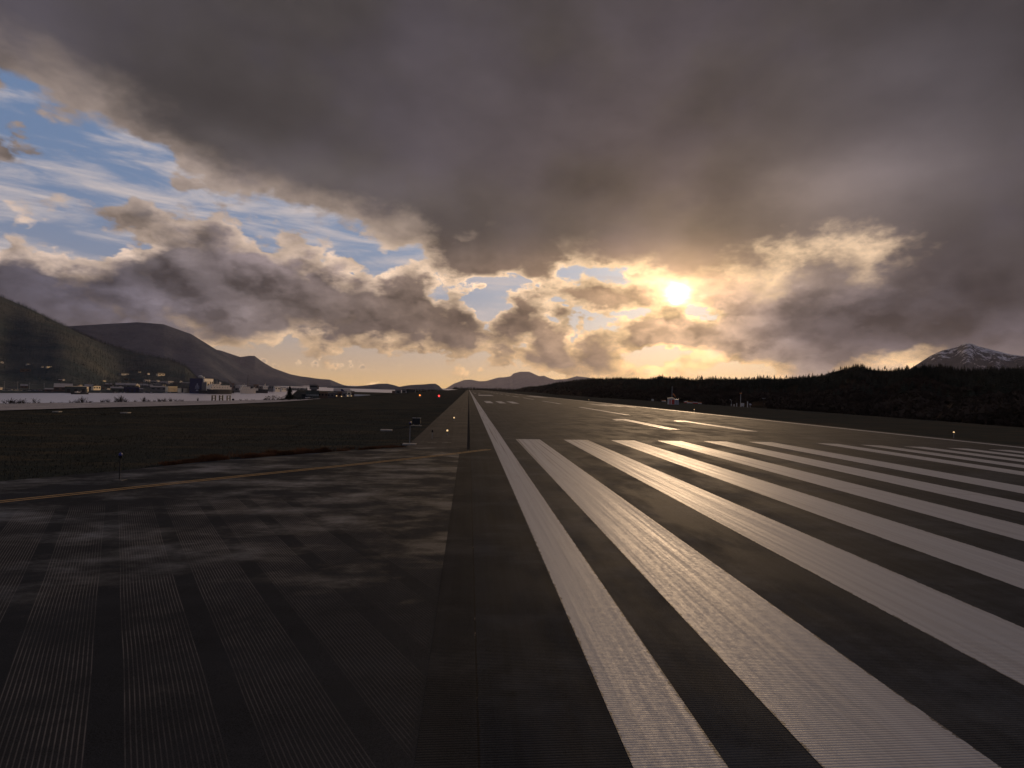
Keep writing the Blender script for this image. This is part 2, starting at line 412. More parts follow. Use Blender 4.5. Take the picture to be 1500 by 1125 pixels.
# ------------------------------------------------------------------ surface materials
def surface(name, fn):
    m = bpy.data.materials.new(name); m.use_nodes = True
    N.nt = m.node_tree; b = m.node_tree.nodes['Principled BSDF']
    t = N.nt.nodes.new('ShaderNodeTexCoord'); fn(N(t.outputs['Object']), b); return m
def setin(b, k, v):
    if isinstance(v, N): N.nt.links.new(v.s, b.inputs[k])
    else: b.inputs[k].default_value = v
def bumpn(h, dist, normal=None):
    bn = N.nt.nodes.new('ShaderNodeBump'); bn.inputs['Distance'].default_value = dist
    N.nt.links.new(h.s, bn.inputs['Height'])
    if normal is not None: N.nt.links.new(normal.s, bn.inputs['Normal'])
    return N(bn.outputs[0])
def groove(y):                            # transverse saw-cut grooves, 38 mm apart
    return sm(N.math('SINE', y * (2 * math.pi / .0381)), .1, .8)
def asphalt_fn(base, groovy=True, streak=.5, lines=False, gloss=0., patch=.3, seam=False):
    def fn(v, b):
        x, y, z = sep(v)
        g = noise(v, 90, 3, .7)
        big = noise(v, .35, 5, .6)
        st = noise(vmath('MULTIPLY', v, (3.2, .045, 1)), 1.0, 6, .65)
        xs = noise(vmath('MULTIPLY', v, (.16, 1.3, 1)), 1.0, 4, .6)
        k = .62 + big * .5 + (st - .5) * streak + (xs - .5) * .5 + (g - .5) * 2.4
        if groovy:
            gr = groove(y); k = k * (1 - gr * .3)
        c = vmath('SCALE', comb(*base), scale=N.math('MAXIMUM', k, .25))
        pt = noise(vmath('MULTIPLY', v, (.30, .55, 1)), 1.0, 8, .70)
        if lines: pt = pt - sm(y - x * .3, 8.5, 13.5, .16, .0)
        c = mix(sm(pt, .48, .66, 0, patch), c, comb(base[0] * 2.7, base[1] * 2.5, base[2] * 2.3))
        if seam:
            c = vmath('SCALE', c, scale=sm(x, -.05, .0, .72, 1))
            dx = N.math('ABSOLUTE', x + 1.46 + (noise(vmath('MULTIPLY', v, (0, 1, 0)), 2.5, 3, .6) - .5) * .05)
            c = mix(sm(dx, .010, .018, .8, 0), c, comb(.012, .011, .010))
            c = mix(sm(dx, .012, .02, 1, 0) * sm(noise(vmath('MULTIPLY', v, (8, 1, 1)), 3.2, 3, .7), .62, .68), c, comb(.16, .13, .11))
        worn = noise(v, 22, 6, .7)
        c = mix(sm(worn, .62, .8, 0, .5), c, comb(base[0] * 2.2, base[1] * 2.0, base[2] * 1.8))
        if lines:                         # bands of fine saw lines on the connector
            a = x * .853 + y * .522 + noise(vmath('MULTIPLY', v, (.2, .2, 0)), 1, 2, .5) * .1
            bandp = N.math('FRACT', (a + 1.214 + 40 * 1.12) * (1 / 1.12))
            inb = sm(bandp, .0, .015) * sm(bandp, .725, .74, 1, 0)
            ln = sm(N.math('SINE', a * (2 * math.pi / .0465)), .45, .95)
            reach = sm(y * .93 - x * .37, 19.2, 20.6, 1, 0) * sm(x, -2.2, -2.06, 1, 0)
            wear = sm(noise(v, .5, 5, .65), .36, .60, .2, 1) * sm(noise(v, 6, 4, .7), .3, .55, .5, 1)
            fade = sm(x, -6.5, -3.0, 1, .35)
            c = mix(inb * ln * reach * wear * fade * .75, c, comb(.17, .165, .17))
            c = mix(inb * reach * wear * fade * .08, c, comb(.11, .09, .078))
        setin(b, 'Base Color', c)
        wet = noise(vmath('MULTIPLY', v, (.5, .22, 1)), 1., 5, .6)
        setin(b, 'Roughness', sm(wet, .40, .64, .84 - gloss, 1.0 - gloss) - (sm(pt, .44, .70, 0, .36) if lines else 0.))
        setin(b, 'Specular IOR Level', (sm(pt, .44, .70, .012, .26) if lines else .013))
        h = g * .6 + noise(v, 220, 2, .5) * .5
        if groovy: h = h - gr * .8
        setin(b, 'Normal', bumpn(h, .0022))
    return fn
M = {}
M['runway'] = surface('runway asphalt', asphalt_fn((.030, .037, .050), streak=1.3, gloss=.08, patch=.35, seam=True))
M['shoulder'] = surface('shoulder asphalt', asphalt_fn((.052, .051, .053), groovy=False, streak=.9))
M['shoulder_near'] = surface('edge asphalt', asphalt_fn((.030, .032, .036), groovy=True, streak=.8))
M['taxi'] = surface('taxiway asphalt', asphalt_fn((.030, .033, .039), groovy=False, lines=True, streak=.25, gloss=.12, patch=.3))
M['fillet'] = surface('taxiway edge asphalt', asphalt_fn((.068, .063, .062), groovy=False, streak=.2, gloss=.14, patch=.5))
M['strip'] = surface('far taxiway asphalt', asphalt_fn((.36, .35, .37), groovy=False, streak=.25))
def paint_fn(base, wearamt=.5):
    def fn(v, b):
        x, y, z = sep(v)
        st = noise(vmath('MULTIPLY', v, (7, .10, 1)), 1, 6, .65)
        sp = noise(v, 14, 7, .75)
        blot = noise(v, .8, 4, .6)
        tyre = sm(noise(vmath('MULTIPLY', v, (6.5, .035, 1)), 1, 4, .6), .50, .64) * sm(y, 20, 34, .15, 1)
        c = mix(sm(st, .3, .75), comb(*base), comb(*(q * .86 for q in base)))
        c = mix(sm(sp, .60, .78) * sm(blot, .35, .65) * wearamt, c, comb(.07, .06, .055))
        c = mix(tyre * .65, c, comb(.06, .052, .048))
        xp = CROWN_X - N.math('ABSOLUTE', x - CROWN_X)
        u_ = N.math('FRACT', (xp - 1.828) * (1 / 3.505)) * 3.505
        de = N.math('MINIMUM', u_, 1.7526 - u_)
        de = N.math('MINIMUM', de + sm(xp, 1.2, 1.21, 100, 0), N.math('MINIMUM', xp, .914 - xp) + sm(xp, 1.2, 1.21, 0, 100))
        rag = noise(v, 5, 6, .75)
        if base[2] > .3: c = mix(sm(de - (rag - .46) * .22, .0, .012, .85, 0) * sm(y, 39, 40, 1, 0), c, comb(.04, .038, .038))
        fade_ = sm(noise(vmath('MULTIPLY', v, (2.2, .25, 1)), 1, 6, .7), .52, .72)
        c = mix(fade_ * .22, c, comb(.16, .15, .145))
        gr = groove(y); c = mix(gr * .28, c, comb(.10, .09, .085))
        chip = noise(vmath('MULTIPLY', v, (3.0, 9, 1)), 1.6, 8, .8)
        c = mix(sm(chip, .66, .70) * sm(noise(v, .25, 3, .5), .42, .58) * .7, c, comb(.06, .055, .05))
        sk = N.math('ABSOLUTE', x * .22 + y * .975 - 22.4 + (noise(v, .3, 2, .5) - .5) * 2.2)
        c = mix(sm(sk, .025, .05, .4, 0) * sm(x, 9, 11), c, comb(.12, .11, .10))
        setin(b, 'Base Color', c)
        setin(b, 'Roughness', sm(st * .5 + sp * .5, .38, .62, .52, .72))
        setin(b, 'Specular IOR Level', .10)
        setin(b, 'Normal', bumpn(noise(v, 120, 2, .6) * .8 - gr * .8, .0018))
    return fn
M['paint'] = surface('white runway paint', paint_fn((.36, .385, .44)))
M['yellow'] = surface('yellow taxi paint', paint_fn((.44, .28, .11), .8))

def grass_fn(v, b):
    n1 = noise(v, .06, 5, .6); n2 = noise(vmath('MULTIPLY', v, (.25, 1.2, 1)), .5, 6, .7); n3 = noise(v, 9, 4, .7)
    c = mix(sm(n1, .35, .65), comb(.040, .046, .044), comb(.050, .051, .046))
    c = mix(sm(n2, .46, .66, 0, .9), c, comb(.085, .070, .052))
    c = mix(sm(noise(vmath('MULTIPLY', v, (.5, .12, 1)), 1, 5, .7), .55, .7, 0, .6), c, comb(.022, .024, .020))
    c = vmath('SCALE', c, scale=.5 + n3)
    setin(b, 'Base Color', c); setin(b, 'Roughness', 1.); setin(b, 'Specular IOR Level', 0.)
    setin(b, 'Normal', bumpn(n3 + n2, .12))
M['grass'] = surface('field grass', grass_fn)

# ------------------------------------------------------------------ ground
XE = [(-80, -76), (40, -70)] + [(gp(*q)[1], gp(*q)[0] - 1.5) for q in ((0, 591.5), (125, 590), (250, 588), (330, 587), (400, 585.9), (440, 585.2))] + [(150, -42), (3000, -41)]
def ground_z(x, y):
    z = z0(x) - .035
    xe = interp(y, XE)
    if x < -8: z += .05 * mn.noise(Vector((x * .12, y * .06, 0))) - .03
    if x < xe:
        d = xe - x
        ap = -9.0 if 170 < y < 1100 and x > -.30 * y - 8 else -30.0
        if 130 < y <= 170: ap = -30 + (y - 130) / 40 * 19
        z = max(z - d * .42 + (.35 * mn.noise(Vector((x * .1, y * .1, 3))) if d > 4 else 0), ap)
        if x < -330: z = -30
    if y > 2250: z = max(z - (y - 2250) * .25, -30)
    return z
gx = sorted(set([-420, -380, -340, -330, -300, -260, -220, -190, -160, -140, -125, -112, -104, -96, -90, -85, -80] +
               list(np.arange(-78, -8, 2.)) + [-7.14, -5.3, 0, 10, CROWN_X, -24.14, 35, 45.72, 52.86, 60, 75, 90, 104, 130, 200, 320]))
gy = sorted(set(list(np.arange(-80, 160, 5.)) + [72, 82, 118] + list(np.arange(160, 320, 10.)) + list(np.arange(320, 1200, 40.)) + list(np.arange(1200, 2500, 90.)) + [2250, 2400]))
GV = np.array([(x, y, ground_z(x, y)) for y in gy for x in gx])
nx = len(gx)
GF = np.array([(j * nx + i, j * nx + i + 1, (j + 1) * nx + i + 1, (j + 1) * nx + i) for j in range(len(gy) - 1) for i in range(nx - 1)])
tag(np_mesh('ground', GV, GF, M['grass'], smooth=True), 'dark grass field beside the runway', kind='structure')

def water_fn(v, b):
    setin(b, 'Base Color', (.50, .49, .58, 1)); setin(b, 'Roughness', .3)
    setin(b, 'IOR', 1.45); setin(b, 'Specular IOR Level', .9)
    h = noise(vmath('MULTIPLY', v, (.12, .25, 1)), 1, 5, .65) * 1.6 + noise(v, 1.2, 3, .6) * .25
    setin(b, 'Normal', bumpn(h, .25))
M['water'] = surface('sea water', water_fn)
ws = MB(); K = 45000
ws.poly([(-K, -6000, -27), (K, -6000, -27), (K, K, -27), (-K, K, -27)])
tag(ws.build('water', M['water']), 'grey channel water', kind='structure')

def sheet(xs, y0, y1, dz, ny=1, yfun=None):
    """strip following the crown: xs = x breakpoints"""
    m = MB(); ys = [y0 + (y1 - y0) * k / ny for k in range(ny + 1)]
    for j in range(ny):
        for a, b in zip(xs, xs[1:]):
            m.poly([(a, ys[j], z0(a) + dz), (b, ys[j], z0(b) + dz), (b, ys[j + 1], z0(b) + dz), (a, ys[j + 1], z0(a) + dz)])
    return m
RL = 1900
rw = tag(sheet([-1.47, 0, CROWN_X, 45.72, 47.4], -70, RL, 0, 12).build('runway', M['runway']), 'grooved asphalt runway', kind='structure')
tag(sheet([-5.32, -1.62], 33.0, RL, -.004).build('runway_shoulder', M['shoulder']), 'paved left shoulder of the runway', kind='structure')
tag(sheet([-2.07, -1.47], -70, 33, .0).build('runway_edge', M['shoulder_near']), 'grooved strip at the runway edge', kind='structure')
tag(sheet([-1.64, -1.475], 32.2, RL, .003).build('joint_strip', mat('sealed joint', (.034, .033, .034), .95, .3, 2., spec=0)), 'dark sealed joint along the runway', kind='structure')
def mark(name, x0, x1, y0, y1, m='paint', dz=.004, pts=None, ny=1):
    xs = [x0] + ([CROWN_X] if x0 < CROWN_X < x1 else []) + [x1]
    o = sheet(xs, y0, y1, dz, ny).build(name, M[m], rw); return o
mark('edge_line', 0, .914, -70, RL - 10, ny=4); mark('edge_line', 44.806, 45.72, -70, RL - 10, ny=4)
for s in (0, 1):
    for k in range(6):
        a = 1.828 + 3.505 * k
        x0_, x1_ = (a, a + 1.7526) if s == 0 else (45.72 - a - 1.7526, 45.72 - a)
        mark('threshold_stripe', x0_, x1_, D0 - 45.72, D0)
for k in range(26): mark('centre_line_dash', CROWN_X - .45, CROWN_X + .45, D0 + 42.7 + 60.96 * k, D0 + 42.7 + 60.96 * k + 36.6)
def digit_one(xr):
    g = MB(); d = .004
    pts = [(xr - 1.25, D0 + 12.2), (xr, D0 + 12.2), (xr, D0 + 30.5), (xr - 1.25, D0 + 30.5)]
    g.poly([(x, y, z0(x) + d) for x, y in pts])
    pts = [(xr - 2.3, D0 + 26.6), (xr - 1.25, D0 + 27.6), (xr - 1.25, D0 + 30.5), (xr - 2.3, D0 + 28.6)]
    g.poly([(x, y, z0(x) + d) for x, y in pts])
    return g.build('designation_digit', M['paint'], rw)
digit_one(18.9); digit_one(24.2 + 2.6)
for k, ys in ((3, 100.6), (2, 405.4), (1, 558)):
    for i in range(k):
        for s in (0, 1):
            a = 3.0 + 3.35 * i; x_ = a if s == 0 else 45.72 - a - 1.83
            mark('touchdown_bar', x_, x_ + 1.83, D0 + ys, D0 + ys + 22.9)
for x_ in (4.0, 45.72 - 4 - 8): mark('aiming_bar', x_, x_ + 8, D0 + 253, D0 + 298)
# rows of small chips of old paint across the shoulder
for (pa, pb) in (((626, 649), (638, 649)), ((647, 648.8), (660, 648.6))):
    a, b = gp(*pa), gp(*pb); g = MB()
    for k in range(6):
        x = a[0] + (b[0] - a[0]) * k / 5.5; y = a[1] + (b[1] - a[1]) * k / 5.5
        w = .07 + .05 * RNG.random(); h = .35
        g.poly([(x, y, z0(x) + .006), (x + w, y, z0(x) + .006), (x + w, y + h, z0(x) + .006), (x, y + h, z0(x) + .006)])
    g.build('worn_mark', M['paint'], rw)

# taxiway connector
def fan(name, pts, m, dz, label, parent=None):
    g = MB(); g.poly([(x, y, z0(x) + dz) for x, y in pts]); bpy_o = g.build(name, m, parent)
    if not parent: tag(bpy_o, label, kind='structure')
    return bpy_o
te = [(-2.0, 33.0)] + [gp(591, 655), gp(450, 664), gp(300, 676), gp(170, 690), gp(0, 705)]
te += [(te[-1][0] - 3.2, te[-1][1] - 4.6), (-28, 7), (-37, -8), (-60, -45)]
z7 = [(p[0], p[1]) for p in te]
tx = MB()
for a, b in zip(te, te[1:]):
    tx.poly([(x, y, z0(x) - .002) for x, y in ((-2.04, a[1]), a, b, (-2.0, b[1]))])
tag(tx.build('taxiway', M['taxi']), 'asphalt connector taxiway with fine saw lines', kind='structure')
te2 = [gp(592, 671), gp(500, 678), gp(400, 687), gp(300, 696), gp(170, 707), gp(0, 724)]
te2 += [(te2[-1][0] - 4, te2[-1][1] - 4.6), (-30, -6)]
outer = te[1:6] + [(te[5][0] - 1.4, te[5][1] - 2), te[6], (-34, -3)]
inner = [te2[0], te2[1], te2[2], te2[3], te2[4], te2[5], te2[6], te2[7]]
sh = MB()
for (a, b), (c, d) in zip(zip(outer, outer[1:]), zip(inner, inner[1:])):
    sh.poly([(p[0], p[1], z0(p[0]) - .004) for p in (c, d, b, a)])
tag(sh.build('taxiway_shoulder', M['fillet']), 'lighter paved edge of the taxiway', kind='structure')
ym = [gp(0, 735), gp(150, 719.3), gp(300, 703), gp(400, 692.8), gp(500, 682.5), gp(600, 672), gp(660, 665.2), gp(716, 658.3)]
ym = [(ym[0][0] - 5, ym[0][1] - 7.4), (ym[0][0] - 2.2, ym[0][1] - 3)] + ym
for off in (-.14, .14):
    g = MB(); L_, R_ = [], []
    for i, p in enumerate(ym):
        a = Vector(ym[max(i - 1, 0)]); b = Vector(ym[min(i + 1, len(ym) - 1)]); t = (b - a).normalized(); nrm = Vector((-t.y, t.x))
        q = Vector(p)
        L_.append(q + nrm * (off + .055)); R_.append(q + nrm * (off - .055))
    for i in range(len(ym) - 1):
        g.poly([(p.x, p.y, z0(p.x) + .005) for p in (L_[i], R_[i], R_[i + 1], L_[i + 1])])
    tag(g.build('taxiway_line', M['yellow']), 'thin yellow taxiway edge line', kind='structure')
# the far, pale parallel taxiway
sn = [(-56, 30)] + [gp(0, 602), gp(125, 598), gp(250, 595), gp(330, 592.4), gp(400, 589.5), gp(440, 587)] + [gp(468, 584.6)]
sf = [(-68, 42)] + [gp(0, 591.5), gp(125, 590), gp(250, 588), gp(330, 587), gp(400, 585.9), gp(440, 585.2)] + [gp(470, 584.0)]
g = MB()
for i in range(len(sn) - 1):
    g.poly([(p[0], p[1], z0(p[0]) + .06) for p in (sn[i], sn[i + 1], sf[i + 1], sf[i])])
tag(g.build('parallel_taxiway', M['strip']), 'pale parallel taxiway beyond the grass', kind='structure')

# ------------------------------------------------------------------ hills (real terrain rings around the airfield)
def hill_mat(name, c1, c2, sc, bump=8., snow=False):
    def fn(v, b):
        n = noise(v, sc, 8, .65); f = noise(v, sc * 9, 5, .7)
        c = mix(sm(n, .38, .62), comb(*c1), comb(*c2)); c = vmath('SCALE', c, scale=.45 + f * 1.1)
        if snow:
            x, y, z = sep(v)
            s = noise(vmath('MULTIPLY', v, (1, 1, 1.5)), .014, 10, .78) + noise(v, .0022, 3, .6) * .5 - .25 + sm(z, 120, 600, -.20, .11)
            c = mix(sm(s, .50, .58), c, comb(.62, .62, .68))
        setin(b, 'Base Color', c); setin(b, 'Roughness', .95); setin(b, 'Specular IOR Level', .0)
        setin(b, 'Normal', bumpn(n + f * .4, bump))
    return surface(name, fn)
class Hill:
    def __init__(s, name, ctrl, d_front, d_ridge, d_back, zf, m, amp=10., nsc=.004, steps=46, da=.15, power=1.25, shelf=0, sub=0., label='', zb=-34, rough=.3):
        s.ctrl = sorted(azel(*c) if len(c) == 2 else (c[1], c[2]) for c in ctrl)
        s.df, s.dr, s.db, s.zf, s.amp, s.nsc, s.pw, s.shelf, s.sub, s.zb, s.rough = d_front, d_ridge, d_back, zf, amp, nsc, power, shelf, sub, zb, rough
        A = np.arange(s.ctrl[0][0], s.ctrl[-1][0] + da, da); s.A = A
        V = []
        ts = np.linspace(0, 1, steps)
        for a in A:
            f, r, bk = s.dd(a)
            for t in ts: d = f + (r - f) * t; V.append(s.pt(a, d))
            for t in np.linspace(0, 1, 14)[1:]: d = r + (bk - r) * t; V.append(s.pt(a, d))
        n = steps + 13
        Fq = np.array([(i * n + j, (i + 1) * n + j, (i + 1) * n + j + 1, i * n + j + 1) for i in range(len(A) - 1) for j in range(n - 1)])
        s.obj = tag(np_mesh(name, np.array(V), Fq, m, smooth=True), label, kind='structure')
    def val(s, q, a): return interp(a, q) if isinstance(q, list) else q
    def dd(s, a): return s.val(s.df, a), s.val(s.dr, a), s.val(s.dr, a) + s.val(s.db, a)
    def z(s, a, d):
        f, r, bk = s.dd(a)
        e = interp(a, s.ctrl); zr = CAM_H + r * math.tan(R(e)) - s.sub; zf = s.val(s.zf, a)
        x, y = CAM_X + d * math.sin(R(a)), d * math.cos(R(a))
        p = Vector((x * s.nsc, y * s.nsc, 1.7))
        nz = mn.fractal(p, .9, 2.1, 6)
        if d <= r:
            t = max((d - f) / (r - f), 0)
            sh_ = s.shelf / (r - f)
            u = 0 if t < sh_ else (t - sh_) / (1 - sh_)
            w = u ** s.pw; w = w * (1 - .25 * math.sin(math.pi * u) * 0)
            base = zf + (zr - zf) * w + min(t / max(sh_, 1e-6), 1) * (4 if s.shelf else 0) * (1 - u)
            env = math.sin(math.pi * min(max(u, 0), 1)) ** .8
            # spurs run down the slope
            sp = mn.noise(Vector((a * s.rough * 1.0, .2 + t * .6, 5.))) * s.amp * 1.2
            return base + env * (nz * s.amp + sp) + (mn.noise(p * 6) * s.amp * .06 if u > .9 else 0)
        t = (d - r) / (bk - r)
        return zr + (s.zb - zr) * t ** 1.4 + nz * s.amp * math.sin(math.pi * min(t, 1)) * .5
    def pt(s, a, d): return (CAM_X + d * math.sin(R(a)), d * math.cos(R(a)), s.z(a, d))
    def hit(s, px, py):
        d3 = ray(px, py); a = math.degrees(math.atan2(d3.x, d3.y)); k = d3.z / math.hypot(d3.x, d3.y)
        f, r, bk = s.dd(a); d = f
        while d < r:
            if s.z(a, d) >= CAM_H + k * d: break
            d += (r - f) / 800
        return a, d
M['slope_dark'] = hill_mat('near mountain forest', (.058, .076, .084), (.098, .104, .104), .006, 6)  # base colours lifted to carry part of the distance haze
M['slope_far'] = hill_mat('far mountain forest', (.048, .064, .100), (.082, .094, .130), .003, 26)  # raised, bluish base colours: some of the haze is painted in
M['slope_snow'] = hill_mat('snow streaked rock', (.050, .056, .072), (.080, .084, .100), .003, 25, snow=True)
M['muskeg'] = hill_mat('scrub hillside', (.024, .021, .017), (.042, .030, .021), .03, .3)

shore = [(-60, 1150), (-38.7, 1218), (-27.5, 1450), (-24, 1585), (-20, 1900), (-18.5, 2300), (-16, 2600)]
m1 = Hill('near_mountain', [('', -64, 9.), ('', -50, 10.0), (-60, 412), (0, 430), (40, 447), (100, 477), (150, 499), (200, 514), (250, 524), (272, 533), (282, 543), (290, 553), (318, 556), (345, 563), (395, 567.5), (425, 569)],
          shore, [(-60, 2900), (-38, 2700), (-25, 2350), (-22, 2300), (-18, 2600), (-15, 2900)], 2200, -26.5, M['slope_dark'], amp=26, nsc=.0016, shelf=170, power=1.15, sub=9, label='dark forested mountain behind the harbour town', da=.13, steps=64)
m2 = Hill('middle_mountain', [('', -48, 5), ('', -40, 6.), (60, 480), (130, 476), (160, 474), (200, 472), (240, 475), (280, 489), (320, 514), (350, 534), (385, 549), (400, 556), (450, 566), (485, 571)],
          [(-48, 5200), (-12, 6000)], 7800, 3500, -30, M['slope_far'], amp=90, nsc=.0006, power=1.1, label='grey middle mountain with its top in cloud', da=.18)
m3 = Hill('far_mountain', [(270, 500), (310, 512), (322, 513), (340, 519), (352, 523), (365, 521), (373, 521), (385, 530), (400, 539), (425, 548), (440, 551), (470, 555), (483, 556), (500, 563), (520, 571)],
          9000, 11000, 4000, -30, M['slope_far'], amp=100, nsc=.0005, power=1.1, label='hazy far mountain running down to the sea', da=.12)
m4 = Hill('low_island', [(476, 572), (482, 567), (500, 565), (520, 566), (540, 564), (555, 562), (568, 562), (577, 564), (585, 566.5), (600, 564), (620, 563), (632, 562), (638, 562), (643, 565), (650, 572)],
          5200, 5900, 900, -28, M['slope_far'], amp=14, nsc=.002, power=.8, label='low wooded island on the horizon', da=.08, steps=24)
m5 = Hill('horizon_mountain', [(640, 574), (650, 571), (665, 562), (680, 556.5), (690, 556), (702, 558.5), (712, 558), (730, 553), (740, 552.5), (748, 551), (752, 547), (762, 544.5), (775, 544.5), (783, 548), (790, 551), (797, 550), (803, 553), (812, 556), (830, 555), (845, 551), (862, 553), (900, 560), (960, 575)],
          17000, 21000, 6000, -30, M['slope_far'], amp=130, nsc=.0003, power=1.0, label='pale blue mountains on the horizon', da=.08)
m6 = Hill('snowy_mountain', [(1300, 560), (1345, 533), (1362, 522), (1380, 513.5), (1400, 508), (1412, 503), (1421, 502.5), (1432, 507), (1450, 511), (1462, 514), (1480, 519), (1500, 522), (1540, 526), ('', 56, 4.2), ('', 62, 1.5)],
          4800, 6500, 2500, -30, M['slope_snow'], amp=110, nsc=.0009, power=1.1, label='dark mountain streaked with snow', da=.08, rough=.9, steps=60)
rb = [(2, 1900), (6, 1500), (9, 640), (12, 490), (14, 400), (21, 278), (29, 213), (38, 162), (47, 129), (60, 112), (75, 104), (90, 100), (110, 106)]
rr = [(2, 2500), (6, 2000), (11, 1650), (15, 1250), (20, 1000), (24, 900), (30, 760), (37, 660), (47, 560), (60, 500), (110, 450)]
m7 = Hill('wooded_hill', [(735, 573.2), (760, 570), (775, 566), (800, 562.5), (830, 557.5), (860, 554), (885, 554), (905, 552.5), (930, 552), (1000, 552.5), (1060, 553), (1100, 551), (1150, 550), (1180, 550), (1200, 547), (1225, 538), (1250, 533), (1262, 532.5), (1275, 536), (1300, 537), (1350, 536), (1400, 536), (1450, 537), (1500, 537), ('', 55, 3.8), ('', 75, 4), ('', 95, 4)],
          rb, rr, 900, -.4, M['muskeg'], amp=4.5, nsc=.012, power=.85, label='long dark wooded hill right of the runway', da=.3, sub=4.5, steps=60, rough=.5)

# ------------------------------------------------------------------ trees
def bark(): return mat('bark', (.05, .038, .03), .9, .3, 8)
M['bark'] = bark()
M['needles'] = mat('dark needles', (.032, .034, .027), .9, .5, .05, spec=.0)
M['needles_brown'] = mat('brown scrub leaves', (.046, .035, .028), .9, .45, .05, spec=.0)
M['twigs'] = mat('bare twigs', (.05, .036, .027), .9, .35, 2, spec=.1)
def conifer_arrays(h, w, tiers, blades, rng, ragged=.35, bare=.12):
    """drooping whorls of two-sided boughs; returns vertices, triangles"""
    V, T = [], []
    for t in range(tiers):
        f = t / (tiers - 1); z = h * (bare + (1 - bare) * f ** .95)
        rad = w * (1 - f) ** .8 * (1 - ragged * rng.random()) + .04 * w
        off = rng.random() * 6.28
        for b in range(blades):
            a = off + 6.283 * (b + rng.random() * .7) / blades; rr_ = rad * (.55 + .6 * rng.random())
            dz = -h * .07 * (.5 + rng.random()); hw = rr_ * .34 + .03 * w
            c, s = math.cos(a), math.sin(a); i = len(V)
            V += [(0, 0, z + h * .05), (c * rr_ * .6 - s * hw, s * rr_ * .6 + c * hw, z + dz * .6), (c * rr_, s * rr_, z + dz), (c * rr_ * .6 + s * hw, s * rr_ * .6 - c * hw, z + dz * .6)]
            T += [(i, i + 1, i + 2), (i, i + 2, i + 3)]
    return np.array(V), np.array(T)
def scatter(name, protos, P_, S_, m, label, seed=1):
    rng = np.random.default_rng(seed); Vs, Ts = [], []; off = 0
    for k, (p, s) in enumerate(zip(P_, S_)):
        V, T_ = protos[rng.integers(len(protos))]; a = rng.random() * 6.28
        c, sn_ = math.cos(a), math.sin(a)
        W = np.empty_like(V); W[:, 0] = (V[:, 0] * c - V[:, 1] * sn_) * s + p[0]; W[:, 1] = (V[:, 0] * sn_ + V[:, 1] * c) * s + p[1]; W[:, 2] = V[:, 2] * s * (.85 + .3 * rng.random()) + p[2]
        Vs.append(W); Ts.append(T_ + off); off += len(V)
    o = np_mesh(name, np.concatenate(Vs), np.concatenate(Ts), m); tag(o, label, kind='stuff'); return o
rr1 = np.random.default_rng(3)
PR = [conifer_arrays(1, .42, 7, 6, rr1) for _ in range(8)]
PRs = [conifer_arrays(1, .2, 4, 4, rr1) for _ in range(6)]
def bush_arrays(rng, n=34):
    V, T = [], []
    for _ in range(n):
        a, r = rng.random() * 6.28, rng.random() ** .6 * .6; z = (.95 - r * r) * rng.random()
        s = .16 + .12 * rng.random(); c = np.array((math.cos(a) * r, math.sin(a) * r, z)); i = len(V)
        q = rng.normal(size=(3, 3)) * s; V += [tuple(c + q[0]), tuple(c + q[1]), tuple(c + q[2])]; T.append((i, i + 1, i + 2))
    return np.array(V), np.array(T)
BU = [bush_arrays(rr1) for _ in range(8)]

# forest on the right hill
A_EQ = (azel(1064, 560)[0], azel(1124, 560)[0])
P1, S1, P2, S2, P3, S3 = [], [], [], [], [], []
for _ in range(26000):
    a = 3 + 75 * rr1.random() ** 1.1; f, r, bk = m7.dd(a)
    t = rr1.random() ** .8 * 1.12; d = f + (r - f) * t
    p = m7.pt(a, d)
    if A_EQ[0] < a < A_EQ[1] and d < 246: continue
    dn = mn.noise(Vector((p[0] * .012, p[1] * .012, 2))) + t * .9
    if t < .10 or dn < .18:
        P2.append(p); S2.append(.8 + 1.6 * rr1.random())
    else:
        P1.append((p[0], p[1], p[2] - .3)); S1.append((1.8 + 3.6 * rr1.random() ** 1.8) * (.62 if t > .86 else 1.)  * (1.25 if a < 20 else 1.))
scatter('conifer_forest', PR, P1, S1, M['needles'], 'stunted conifer forest covering the hill', 5)
for _ in range(7000):                                       # scrub at the foot of the hill
    a = 12 + 66 * rr1.random(); f, r, bk = m7.dd(a); d = f + (r - f) * .16 * rr1.random() - 2
    if A_EQ[0] < a < A_EQ[1] and d < 246: continue
    if azel(950, 560)[0] < a < azel(1032, 560)[0] and d < f + 12: continue
    p = m7.pt(a, max(d, f)); P2.append(p); S2.append(.6 + 1.3 * rr1.random())
scatter('scrub', BU, P2, S2, M['needles_brown'], 'brown scrub along the foot of the hill', 6)
# woods on the near mountain
for _ in range(17000):
    a = -47 + 31 * rr1.random(); f, r, bk = m1.dd(a); t = (.14 + .9 * rr1.random()); d = f + (r - f) * t
    p = m1.pt(a, d); P3.append((p[0], p[1], p[2] - 1)); S3.append(6 + 8 * rr1.random())
for k in range(1600):
    a = -45 + 24 * rr1.random(); f, r, bk = m1.dd(a); p = m1.pt(a, r + rr1.normal() * 12); P3.append(p); S3.append(6 + 8 * rr1.random())
M['needles_far'] = mat('mountain needles', (.075, .092, .098), .9, .5, .01, spec=0)  # paler than the hill's needles, distance haze put into the colour
scatter('mountain_forest', PRs, P3, S3, M['needles_far'], 'dense forest on the near mountain', 7)
